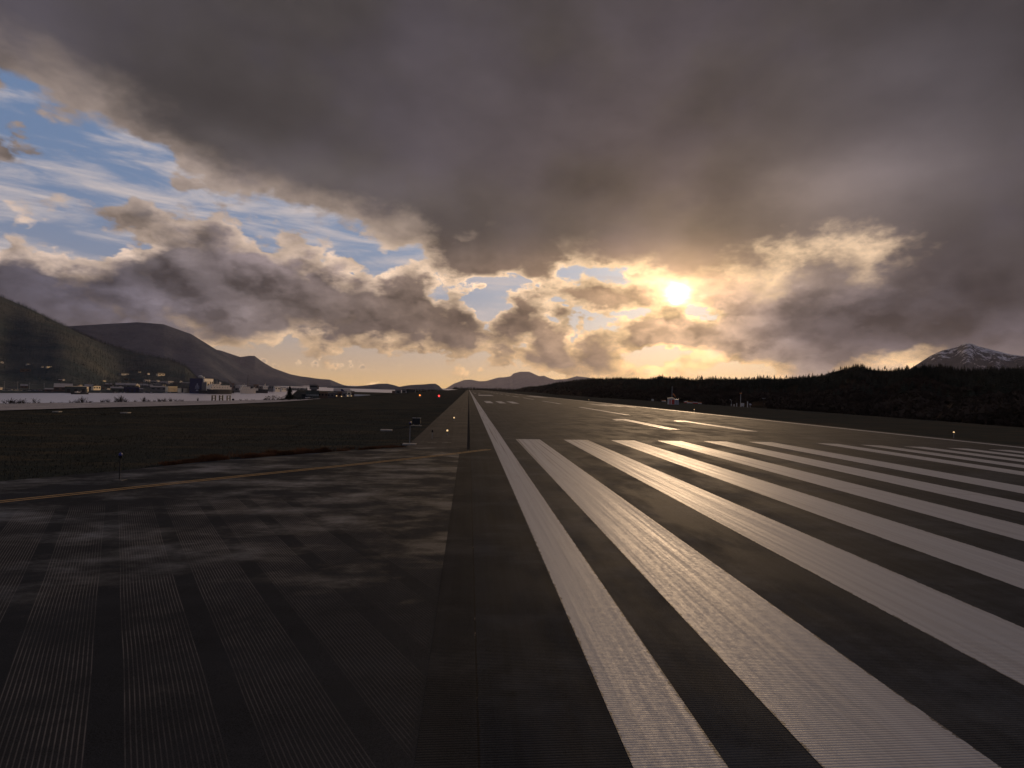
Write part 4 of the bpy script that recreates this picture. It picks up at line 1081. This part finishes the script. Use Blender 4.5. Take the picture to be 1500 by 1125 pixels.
for (a, b, pt, pb, lbl, wl) in ((0, 3.5, 567.5, 571, 'cream hut at the far left end of the car park', 'cream'), (31, 39.5, 563, 569, 'hut with a small yellow sign behind the parked cars', 'brown_wall'),
        (155, 163, 561.5, 566, 'brown house with pale gable above the pale-roofed shed', 'brown_wall'), (205, 215, 562, 566.5, 'grey roofed house right of the sunlit gable end', 'grey_wall'),
        (211, 220, 556.2, 560, 'small white house higher up among the trees', 'white'), (221, 228, 557.5, 561.5, 'grey house with gable near the middle of the town', 'grey_wall'), (229, 234, 557.5, 561, 'small pale house between two grey ones', 'white'),
        (234, 243, 558.8, 563.2, 'wide grey house above the grey hall', 'grey_wall'), (245, 254, 558.2, 562.3, 'pale house above the ribbed yellow hall', 'white'), (254, 262, 560, 564, 'dark green house above the ribbed yellow hall', 'green_wall'),
        (268, 279, 560, 563.5, 'long pale roofed house left of the tall blue hall', 'grey_wall'), (222, 235, 561.8, 565.2, 'long grey roofed house just above the grey hall', 'grey_wall'), (207, 222, 563.2, 567.4, 'long pale roofed house above the grey lot', 'grey_wall')):
    B('house', a, b, pt, pb, lbl, wl, 'pale_roof' if wl != 'green_wall' else 'dark_roof', windows=2, depth=12)
for (a, b, pt, pb, lbl, wl) in ((176, 187.5, 546.3, 549.5, 'long pale house on the wooded slope above the navy shed', 'white'), (191.5, 202.5, 541.3, 543.6, 'grey roofed building highest on the wooded slope', 'grey_wall'), (202.5, 206, 543.6, 546, 'tiny cream house beside the highest grey roof', 'cream'),
        (212, 215.5, 546.4, 548.8, 'small brown house left of the brightest house on the slope', 'brown_wall'), (215.5, 219, 545.8, 548.8, 'brightest small house on the wooded slope', 'ship_white'), (229.5, 240.5, 545.8, 550.5, 'long cream building on the slope above the yellow halls', 'cream'),
        (38.5, 43.5, 532, 534.6, 'small white house high at the far left of the slope', 'white'), (47.5, 49.5, 533, 535, 'tiny grey house right of the high white house', 'grey_wall'), (60.5, 64, 536.5, 538.6, 'small pale house midway up the left slope', 'white'), (68, 75, 535.8, 538.4, 'wide cream house right of the small pale house', 'cream'), (31.5, 43, 539.3, 544.5, 'brown building low on the left slope', 'brown_wall'), (0.5, 4.5, 529, 532, 'white house at the left frame edge on the slope', 'white'), (118, 123, 532.8, 534.6, 'faint grey house alone on the middle slope', 'grey_wall')):
    B('house', a, b, pt, pb, lbl, wl, 'dark_roof', windows=2, depth=12, group='houses on the wooded slope')
hr = random.Random(12)
for k in range(46):
    px = hr.uniform(84, 276); pb = hr.uniform(564, 571.5) if k % 3 else hr.uniform(556, 564); w_ = hr.uniform(2.2, 5.5); h_ = hr.uniform(1.8, 3.0)
    if 108 < px < 150 and pb < 562: continue
    B('house', px - w_ / 2, px + w_ / 2, pb - h_, pb, 'one of the small houses crowding the slope just above the harbour sheds', hr.choice(['cream', 'white', 'brown_wall', 'grey_wall', 'cream', 'brown_wall']), hr.choice(['pale_roof', 'dark_roof', 'dark_roof', 'brown_wall']), windows=2, depth=10, group='small houses above the harbour sheds')
# the tall blue shipyard hall
SD = 1500
t, w, h, dp = B('shipyard_hall', 278.6, 295.4, 554.6, 575.2, 'tall navy shipyard hall with a pale emblem on its front', 'navy', 'navy', kind='flat', dist=SD, depth=45, group=None)
e = MB(); cx, s_ = w * .08, h
e.box(cx - .9, cx + .9, -.30, -.05, s_ * .36, s_ * .60)
for sx in (-3.6, -1.9, 1.9, 3.6): e.box(cx + sx - .45, cx + sx + .45, -.30, -.05, s_ * .34, s_ * (.50 if abs(sx) > 2 else .55))
e.box(cx - 4.6, cx + 4.6, -.30, -.05, s_ * .29, s_ * .325)
i = len(e.v); e.v += [(cx - 2.2, -.3, s_ * .60), (cx + 2.2, -.3, s_ * .60), (cx, -.3, s_ * .68), (cx - 2.2, -.05, s_ * .60), (cx + 2.2, -.05, s_ * .60), (cx, -.05, s_ * .68)]
e.f += [(i, i + 1, i + 2), (i + 5, i + 4, i + 3), (i, i + 3, i + 4, i + 1), (i + 1, i + 4, i + 5, i + 2), (i + 2, i + 5, i + 3, i)]
e.extrude([(-.30, s_ * .13), (-.30, s_ * .22), (-.05, s_ * .22), (-.05, s_ * .13)], cx - 2.4, cx + 2.4)
e.build('emblem', M['emblem'], t)
MB().box(w * .3, w * .46, -.2, -.04, 0, h * .12).build('door', M['white'], t)
t2, w2, h2, _ = B('shipyard_block', 295.8, 311, 554.6, 572, 'cream upper block beside the navy shipyard hall', 'ship_white', 'dark_roof', kind='flat', dist=SD + 14, depth=30, windows=5, group=None, lit=True)
MB().box(-w2 / 2, -w2 / 2 + 2.6, 1, 6, h2 + .52, h2 + 4).build('stair_tower', M['ship_white'], t2)
B('shipyard_block', 295.8, 302, 560.2, 572, 'grey panel block in front of the cream one', 'grey_wall', 'grey_wall', kind='flat', dist=SD - 4, depth=14, group=None)
B('shipyard_block', 302.2, 306.5, 559.2, 571, 'narrow cream tower right of the grey panel block', 'cream', 'pale_roof', kind='flat', dist=SD - 2, depth=12, windows=1, group=None, lit=True)
q = at(293.6, 554, SD + 120); o = MB().ball((0, 0, 4), 5, 14, 8, .8).build('dome_tank', M['white'], smooth=True); o.location = q; tag(o, 'small white domed tank behind the navy shipyard hall', 'tank')
q = at(300, 575.4, SD - 14); t = empty('floating_dock', (q.x, q.y, -27), R(face_az(300)), 'dark floating dock below the cream shipyard block', 'dock')
MB().box(-12, 18, -5, 10, -1, 7.2).build('hull', M['hull'], t); MB().box(-12, -9, -5.2, 10.2, 7.21, 10).build('side_wall', M['hull'], t)

def ship(px0, px1, pyw, dist, label, bow=-1, hull='hull', hh=.36, decks=((.12, .95, .36, .62), (.30, .85, .62, .82)), funnel=.55, mast=.45, hpx=15, name='ferry', hullm2=None):
    pc = (px0 + px1) / 2; q = at(pc, pyw, dist); k = dist / F_PX * math.cos(R(azel(pc, 560)[0] - 4.5)); L = (px1 - px0) * k / (.68 if name == 'ferry' else .8); H = hpx * k; Wd = L * .17
    t = empty(name, (q.x, q.y, -27), R(face_az(pc)) + R(48 if name == 'ferry' else 38), label, 'ship', 'ships moored at the harbour')
    # lofted hull: pointed raked bow, flat stern
    n = 9; g = MB(); secs = []
    for i in range(n):
        f = i / (n - 1); x = -L / 2 + L * f; u = f if bow < 0 else 1 - f
        bw = Wd * (min(u / .3, 1) ** .6) * (1 if u < .9 else .92) + .05; top = H * hh * (1 + .28 * (1 - min(u / .35, 1)) ** 1.5)
        off = -.0 if u > .12 else 0
        xs = x + (L * .05 * (1 - min(u / .15, 1)) * (1 if bow < 0 else -1))
        secs.append([(x, -bw / 2, top), (xs, -bw * .42, 0), (xs, -bw * .3, -1.5), (xs, bw * .3, -1.5), (xs, bw * .42, 0), (x, bw / 2, top)])
    i0 = len(g.v)
    for s_ in secs: g.v += s_
    for i in range(n - 1):
        for j in range(5): g.f.append((i0 + i * 6 + j, i0 + i * 6 + j + 1, i0 + (i + 1) * 6 + j + 1, i0 + (i + 1) * 6 + j))
        g.f.append((i0 + i * 6 + 5, i0 + i * 6, i0 + (i + 1) * 6, i0 + (i + 1) * 6 + 5))
    g.f.append(tuple(i0 + j for j in range(6))); g.f.append(tuple(i0 + (n - 1) * 6 + j for j in reversed(range(6))))
    g.build('hull', M[hull], t)
    for di, (a, b, z1, z2) in enumerate(decks):
        if bow > 0: a, b = 1 - b, 1 - a
        dk = MB().box(-L / 2 + L * a, -L / 2 + L * b, -Wd * (.46 - .05 * di), Wd * (.46 - .05 * di), H * z1 + .02, H * z2).build('deck_house', M['ship_white'], t)
        nw = max(int((b - a) * 9), 3); yy = -Wd * (.46 - .05 * di)
        for j in range(nw):
            x = -L / 2 + L * (a + (b - a) * (j + .5) / nw); MB().box(x - L * .012, x + L * .012, yy - .12, yy - .01, H * (z1 * .45 + z2 * .55), H * (z1 * .2 + z2 * .8)).build('window', M['glass'], dk)
    x = -L / 2 + L * funnel; MB().box(x - L * .025, x + L * .025, -Wd * .12, Wd * .12, H * decks[-1][3] + .02, H * (decks[-1][3] + .2)).build('funnel', M['ship_white'], t)
    x = -L / 2 + L * mast; MB().tube((x, 0, H * decks[-1][3]), (x, 0, H * (decks[-1][3] + .38)), .35, .15, 6).build('mast', M['ship_white'], t)
    return t
ship(304.8, 335.5, 576, 1478, 'largest white ferry with a dark raised bow beside the shipyard', decks=((.06, .97, .42, .66), (.14, .9, .66, .80), (.2, .5, .80, .90)), funnel=.55, mast=.42, hpx=16)
ship(352, 372, 576, 1620, 'cream ferry with high bridge right of the crane', hull='ship_white', decks=((.04, .9, .36, .58), (.12, .62, .58, .80)), funnel=.2, mast=.3, hpx=12.5, hh=.38)
ship(366, 378, 575.3, 1700, 'short dark-hulled workboat between the two cream ships', decks=((.35, .9, .36, .78),), funnel=.5, mast=.6, hpx=9, hh=.42, bow=-1, name='workboat')
ship(376.5, 391, 575.4, 1730, 'dark-bowed ship with a tall cream bridge at its right end', decks=((.62, .98, .40, .95),), funnel=.75, mast=.8, hpx=11, hh=.5, name='workboat')
ship(106, 126, 576.3, 1225, 'low dark barge moored before the pale-roofed sheds', decks=((.3, .5, .5, .9),), funnel=.4, mast=.6, hpx=4.2, hh=.5, name='barge')
# small moored boats and floats
for k, (px, py, wp) in enumerate(((126, 576.2, 5), (147, 574.8, 2.2), (168, 574.6, 5), (177, 574.8, 2.6), (182, 574.8, 2.6), (211, 573.6, 5), (221, 575.8, 7), (243, 575.7, 9), (249.5, 575.7, 3), (268, 575.9, 6))):
    _, d = m1.hit(px, 575.2); d = min(d, interp(azel(px, 560)[0], shore)) - 8; q = at(px, py, d); L = wp / F_PX * d * .75
    t = empty('small_boat', (q.x, q.y, -27), R(face_az(px)) + (.3 if k % 2 else -.2), ['white skiff at the right end of the dark barge', 'tiny cream boat below the yellowish gable', 'grey cabin boat below the dark shed', 'small cream boat at the left of the navy shed', 'small pale boat before the navy shed', 'bright white boat right of the navy shed', 'low reddish float boat before the grey hall', 'long flat white boat before the ribbed hall', 'tiny white boat beside the long flat one', 'small boat under the hall with dark pillars'][k], 'boat', 'small boats moored along the town shore')
    g = MB(); g.v += [(-L / 2, 0, 1.1), (-L * .3, -L * .16, .9), (L / 2, -L * .16, .9), (L / 2, L * .16, .9), (-L * .3, L * .16, .9), (-L * .42, 0, -.3), (L * .48, -L * .1, -.3), (L * .48, L * .1, -.3)]
    g.f += [(0, 1, 2, 3, 4), (0, 5, 6, 2, 1), (0, 4, 3, 7, 5), (2, 6, 7, 3), (5, 7, 6)]; g.build('hull', M['ship_white' if k not in (2, 6) else 'brown_wall'], t)
    MB().box(-L * .1, L * .25, -L * .11, L * .11, .905, 2.5).build('cabin', M['white'], t)
# crane and tall mast
q = at(341, 574, 1560); t = empty('harbour_crane', (q.x, q.y, -26), R(face_az(341)), 'reddish slewing crane between the two large ferries', 'crane')
MB().box(-3, 3, -3, 3, 0, 6).build('base', M['dark'], t); MB().box(-1.2, 1.2, -1.2, 1.2, 6.02, 22).build('tower', M['brown_wall'], t); MB().tube((0, 0, 21), (-11, 0, 34), .9, .5, 5).build('jib', M['brown_wall'], t)
MB().box(-2, 3, -1.6, 1.6, 22.02, 25).build('cab', M['brown_wall'], t); MB().tube((-11, 0, 34), (-11, 0, 12), .12, .12, 4).build('cable', M['dark'], t)
q = at(362.5, 575, 1700); t = empty('radio_mast', (q.x, q.y, -26), 0, 'tallest thin dark mast behind the cream ferry', 'mast'); MB().tube((0, 0, 0), (0, 0, 50), .9, .35, 5).build('pole', M['dark'], t); MB().tube((-2, 0, 40), (2, 0, 40), .25, .25, 4).build('crossarm', M['dark'], t)
for k, (a, b, pt, pb, wl, rf, lbl) in enumerate(((336, 344, 562.5, 574, 'grey_wall', 'brown_wall', 'dim grey sheds behind the crane'), (344.5, 352, 565, 574, 'grey_wall', 'pale_roof', 'grey shed between the crane and the cream ferry'), (362, 370.5, 564, 573, 'grey_wall', 'pale_roof', 'pale roofed shed behind the tall dark mast'), (371, 378.5, 563, 572, 'brown_wall', 'pale_roof', 'broad pale roof behind the workboats'),
        (394, 400.3, 564.3, 572.5, 'grey_wall', 'white', 'dark block topped by a bright white roof'), (400.8, 410, 567, 572.5, 'white', 'pale_roof', 'long low white shed on the far shore'), (410.4, 419, 568.4, 572.5, 'white', 'grey_wall', 'last low white shed at the right end of the far shore'), (380, 386, 565.5, 572, 'grey_wall', 'pale_roof', 'small grey shed left of the tall cream bridge'))):
    B('shed', a, b, pt, pb, lbl, wl, rf, kind='flat' if k != 1 else 'gable', dist=1950 if a > 390 else 1740 + 10 * k, depth=26, windows=2, group='sheds along the far shore')

# power poles and parked cars at the left
for k, (px, pt, pb) in enumerate(((6.2, 558, 571), (25.5, 558.5, 571), (43, 560.5, 570.5), (64.5, 561, 571.5), (118.6, 541.5, 545))):
    if k == 4: continue
    _, d = m1.hit(px, pb); q = at(px, pb, d); h = (pb - pt) / F_PX * d * .75
    t = empty('utility_pole', q, R(face_az(px)), ['far left', 'second from left', 'third from left', 'fourth from left'][k] + ' pale utility pole behind the parked cars', 'utility pole', 'utility poles behind the car park')
    MB().tube((0, 0, -2), (0, 0, h), .28, .18, 6).build('pole', M['metal'], t); MB().box(-1.6, 1.6, -.12, .12, h * .88, h * .88 + .25).build('crossarm', M['metal'], t)
pr = [at(px, pt + 1.6, m1.hit(px, pb)[1]) for (px, pt, pb) in ((6.2, 558, 571), (25.5, 558.5, 571), (43, 560.5, 570.5), (64.5, 561, 571.5))]
for a, b, nm in zip(pr, pr[1:], ('left', 'middle', 'right')):
    g = MB()
    for k in range(8): g.tube(a.lerp(b, k / 8) - Vector((0, 0, 1.5 * math.sin(math.pi * k / 8))), a.lerp(b, (k + 1) / 8) - Vector((0, 0, 1.5 * math.sin(math.pi * (k + 1) / 8))), .07, .07, 3)
    tag(g.build('overhead_wire', M['metal']), nm + ' span of wire between the utility poles above the cars', 'wire')
def car(body):
    t = empty('parked_car', (0, 0, 0)); g = MB()
    g.extrude([(-2.2, .4), (-2.25, .95), (-1.1, 1.05), (2.1, 1.05), (2.25, .8), (2.2, .4)], -.9, .9); g.build('body', M[body], t)
    MB().extrude([(-.9, 1.06), (-.3, 1.65), (1.3, 1.65), (1.9, 1.06)], -.8, .8).build('cabin', M['glass'], t)
    for x in (-.85, .85):
        for y in (-1.4, 1.4): MB().tube((x - .1, y, .34), (x + .1, y, .34), .34, .34, 10).build('wheel', M['rubber'], t)
    return t
cars = [car('white'), car('ship_white'), car('grey_wall'), car('red'), car('metal')]
cols = ['white', 'cream', 'dark grey', 'red', 'silver']
used = set(); n = 0
ords = ['first', 'second', 'third', 'fourth', 'fifth', 'sixth', 'seventh', 'eighth', 'ninth', 'tenth', 'eleventh', 'twelfth']
ccount = {}
for px in list(np.arange(5, 76, 2.5)):
    k = random.choice([0, 1, 1, 2, 3, 4, 0]); o = cars[k] if k not in used else copy_tree(cars[k]); used.add(k)
    pb = 572.3 + random.uniform(-.5, .4); _, d = m1.hit(px, pb); q = at(px, pb, d); o.location = (q.x, q.y, q.z + .1); o.rotation_euler.z = R(face_az(px)) + random.choice([.3, 1.2, -.4, 1.57]); o.scale = (1.25,) * 3
    c = ccount.get(k, 0); ccount[k] = c + 1
    tag(o, f'{cols[k]} car in the waterfront car park, {ords[c]} {cols[k]} one from the left', 'car', 'cars parked across the water')
for k in set(range(5)) - used:
    for ch in list(cars[k].children): bpy.data.objects.remove(ch)
    bpy.data.objects.remove(cars[k])

# ------------------------------------------------------------------ airport terminal below the field
TD = 500
def tb(px0, px1, pyt, pyb, dist, depth, name, m, parent, org, zbase=None):
    a = at((px0 + px1) / 2, pyt, dist); ztop = a.z; zb_ = at((px0 + px1) / 2, pyb, dist).z if zbase is None else zbase
    w = (px1 - px0) / F_PX * dist; c, s = math.cos(-org[3]), math.sin(-org[3]); dx, dy = a.x - org[0], a.y - org[1]
    lx, ly = dx * c - dy * s, dx * s + dy * c
    return MB().box(lx - w / 2, lx + w / 2, ly, ly + depth, zb_ - org[2], ztop - org[2]).build(name, M[m], parent), (lx, ly, w, zb_ - org[2], ztop - org[2])
q = at(457, 580, TD); org = (q.x, q.y, -9, R(face_az(457)))
t = empty('terminal_building', org[:3], org[3], 'dark flat-roofed terminal block with a control room tower on top', 'building')
blk, (lx, ly, w, a_, b_) = tb(448.3, 466.2, 572.6, 584, TD, 16, 'wall', 'green_wall', t, org, -9.1)
MB().box(lx - w / 2 - .3, lx + w / 2 + .3, ly - .3, ly + 16.3, b_ + .01, b_ + .4).build('roof', M['dark_roof'], t)
for k in range(7): MB().box(lx - w / 2 + w * (k + .5) / 7 - .35, lx - w / 2 + w * (k + .5) / 7 + .35, ly - .08, ly - .005, b_ - 4.2, b_ - 3.0).build('window', M['white'], t)
st_, (lx2, ly2, w2, a2, b2) = tb(456.3, 463.6, 570.6, 572.5, TD + 3, 7, 'tower_shaft', 'green_wall', t, org)
cb, (lx3, ly3, w3, a3, b3_) = tb(454.3, 464.6, 564.3, 570.6, TD + 2, 7.5, 'control_room', 'grey_wall', t, org)
MB().box(lx3 - w3 / 2 - .25, lx3 + w3 / 2 + .25, ly3 - .25, ly3 + 7.75, b3_ + .01, b3_ + .3).build('roof', M['dark_roof'], cb)
MB().box(lx3 - w3 / 2 + .3, lx3 + w3 / 2 - .3, ly3 - .08, ly3 - .005, b3_ - 1.8, b3_ - .5).build('window', M['glass'], cb)
tb(464.7, 467, 565.2, 570.2, TD + 4, 5, 'side_cabin', 'brown_wall', t, org)
for k, (px, hh_) in enumerate(((459, 1.6), (461, 2.2), (462.5, 1.2), (457, .8))):
    a = at(px, 564.3, TD + 4); c, s = math.cos(-org[3]), math.sin(-org[3]); dx, dy = a.x - org[0], a.y - org[1]; X, Y = dx * c - dy * s, dx * s + dy * c
    MB().tube((X, Y, b3_ + .3), (X, Y, b3_ + .3 + hh_), .12, .08, 5).build('antenna', M['dark'], cb)
def low(name, a, b, pt, d, dep, wall, roof, label, kind='flat', yaw=0, zb=-9.1, win=3, group='airport buildings below the field', rh=.3):
    pc = (a + b) / 2; q = at(pc, pt, d); w = (b - a) / F_PX * d; h = q.z - zb
    t = empty(name, (q.x, q.y, zb), R(face_az(pc)) + yaw, label, 'building', group)
    wh = h if kind == 'flat' else h - rh * w * .3
    MB().box(-w / 2, w / 2, 0, dep, 0, wh - .3).build('wall', M[wall], t)
    g = MB()
    if kind == 'flat': g.box(-w / 2 - .3, w / 2 + .3, -.3, dep + .3, wh - .29, wh)
    else: g.extrude([(-.4, wh - .29), (dep / 2, h), (dep + .4, wh - .29)], -w / 2 - .4, w / 2 + .4)
    g.build('roof', M[roof], t)
    for k in range(win): MB().box(-w / 2 + w * (k + .5) / win - w / win * .25, -w / 2 + w * (k + .5) / win + w / win * .25, -.1, -.01, wh * .45, wh * .7).build('window', M['glass'], t)
    return t
low('terminal_wing', 466.5, 479.5, 574.2, TD + 12, 14, 'brown_wall', 'brown_wall', 'low brown wing right of the control tower block')
low('terminal_wing', 442.3, 448, 576.6, TD - 6, 8, 'dark', 'dark_roof', 'small dark canopy wing left of the terminal block', win=1)
low('terminal_wing', 479.7, 494, 575.4, TD + 30, 12, 'grey_wall', 'grey_wall', 'long dim roof between the brown wing and the pale hangar')
low('aircraft_hangar', 490, 511.5, 569.2, 640, 30, 'grey_wall', 'pale_roof', 'large hangar with a broad pale sloping roof', kind='gable', rh=.5, win=2)
low('aircraft_hangar', 508.5, 514.5, 571.4, 600, 20, 'cream', 'pale_roof', 'small cream gabled hangar right of the broad pale roof', kind='gable', rh=.8, win=1)
low('airport_shed', 495, 501, 573.5, 520, 10, 'brown_wall', 'brown_wall', 'small brown shed left of the cream hangar', win=1)
low('airport_shed', 501.5, 507, 574.2, 505, 10, 'grey_wall', 'pale_roof', 'small grey shed in front of the broad pale roof', win=1)
low('airport_shed', 514.8, 519, 573.0, 560, 10, 'brown_wall', 'dark_roof', 'small brown shed left of the jet tail', win=1)
t = low('field_hangar', 595.6, 608, 569.6, 720, 22, 'glass', 'pale_roof', 'dark fronted hangar with a bright roof edge on the field rim', win=0, zb=-8)
for x in (-5.7, 5.7): MB().box(x - .35, x + .35, -.5, -.02, 0, 5.3).build('door_frame', M['white'], t)
low('field_hangar', 588.6, 595.2, 569.8, 735, 18, 'grey_wall', 'grey_wall', 'middle grey shed beside the bright roofed hangar', win=1, zb=-8)
low('field_hangar', 579, 587.4, 570.8, 745, 18, 'grey_wall', 'dark_roof', 'leftmost low shed of the field hangar row', win=1, zb=-8)
low('field_hangar', 574.5, 579, 572.4, 750, 14, 'brown_wall', 'dark_roof', 'smallest brown shed left of the field hangar row', win=0, zb=-8)
# the jet: only its fin and rear fuselage clear the rim of the field
q = at(523, 578.6, 600); t = empty('airliner', (q.x, q.y, q.z - 1.2), R(face_az(523)) + 2.9, 'white parked airliner with dark blue tail fin, half hidden by the field rim', 'airplane')
g = MB(); pr_ = [(-17, .3, 0), (-15.5, 1.2, 0), (-13, 1.85, 0), (6, 1.9, 0), (11, 1.5, .3), (15, .8, .8), (17, .3, 1.1)]
for (xa, ra, za), (xb, rb2, zb2) in zip(pr_, pr_[1:]): g.tube((xa, 0, za), (xb, 0, zb2), ra, rb2, 14)
g.build('fuselage', M['white'], t, smooth=True)
def plate(pts, th, m, nm, par):
    g = MB(); i = 0; n = len(pts)
    g.v += [(x, y - th, z) for x, y, z in pts] + [(x, y + th, z) for x, y, z in pts]
    g.f.append(tuple(range(n))); g.f.append(tuple(reversed(range(n, 2 * n))))
    for k in range(n): g.f.append((k, (k + 1) % n, n + (k + 1) % n, n + k))
    return g.build(nm, M[m], par)
plate([(9.5, 0, 1.5), (15.6, 0, 1.6), (17.4, 0, 7.0), (15.3, 0, 7.0)], .18, 'navy', 'tail_fin', t)
def wing(pts, th, m, nm, par):
    g = MB(); n = len(pts); g.v += [(x, y, z - th) for x, y, z in pts] + [(x, y, z + th) for x, y, z in pts]
    g.f.append(tuple(reversed(range(n)))); g.f.append(tuple(range(n, 2 * n)))
    for k in range(n): g.f.append((k, (k + 1) % n, n + (k + 1) % n, n + k))
    return g.build(nm, M[m], par)
for s in (-1, 1):
    wing([(-4, s * 1.5, -.6), (3, s * 1.5, -.6), (5.5, s * 14, .6), (3.5, s * 14, .6)], .18, 'white', 'wing', t)
    wing([(12, s * .6, 1.2), (15, s * .6, 1.2), (16.6, s * 5.5, 1.6), (15.2, s * 5.5, 1.6)], .12, 'white', 'tailplane', t)
    MB().tube((-3.6, s * 4.6, -1.7), (.6, s * 4.6, -1.7), .95, .75, 12).build('engine', M['metal'], t)
for x, y in ((-12, 0), (1, 2), (1, -2)):
    MB().tube((x, y, -3), (x, y, -1.2), .15).build('landing_gear', M['metal'], t)
# lit flood lamps on the apron
for k, (px, py) in enumerate(((493, 580.3), (500.3, 581), (509.3, 580.4), (514.6, 580.4))):
    d = 440 + 10 * k; q = at(px, py, d)
    t = empty('apron_lamp', (q.x, q.y, -9), 0, ['leftmost bright apron lamp below the pale hangar roof', 'second apron lamp, slightly lower than the rest', 'third apron lamp below the cream hangar', 'rightmost apron lamp beside the jet tail'][k], 'lamp', 'lit lamps on the apron')
    h = q.z + 9; MB().tube((0, 0, 0), (0, 0, h), .1).build('pole', M['metal'], t); MB().box(-.35, .35, -.3, .3, h, h + .45).build('lamp_head', M['lampglow'], t)
n = 0
for px in list(np.arange(449, 484, 3.1)):
    k = int(n % 5); o = copy_tree(cars[k if k in used else 0]); n += 1; py = interp(px, [(449, 584.2), (484, 582.3)]); q = Vector((*gp(px, py, -9), -9)); o.location = q; o.rotation_euler.z = R(face_az(px)) + random.choice([0, .2, -.1])
    o.name = 'parked_car'; tag(o, f'{cols[k if k in used else 0]} car in the row before the terminal, {ords[n - 1] if n <= 12 else ["thirteenth","fourteenth","fifteenth","sixteenth"][n - 13]} from the left', 'car', 'cars parked before the terminal')

# ------------------------------------------------------------------ air
def volume_box():
    g = MB().box(-34000, 34000, -5500, 34000, -40, 1500)
    m = bpy.data.materials.new('haze'); m.use_nodes = True; nt = m.node_tree; nt.nodes.clear()
    v = nt.nodes.new('ShaderNodeVolumePrincipled'); v.inputs['Color'].default_value = (.80, .78, .94, 1)
    v.inputs['Density'].default_value = HAZE; v.inputs['Anisotropy'].default_value = .35
    o = nt.nodes.new('ShaderNodeOutputMaterial'); nt.links.new(v.outputs[0], o.inputs['Volume'])
    tag(g.build('haze', m), 'thin evening haze', kind='stuff')
HAZE = 1.1e-5
volume_box()
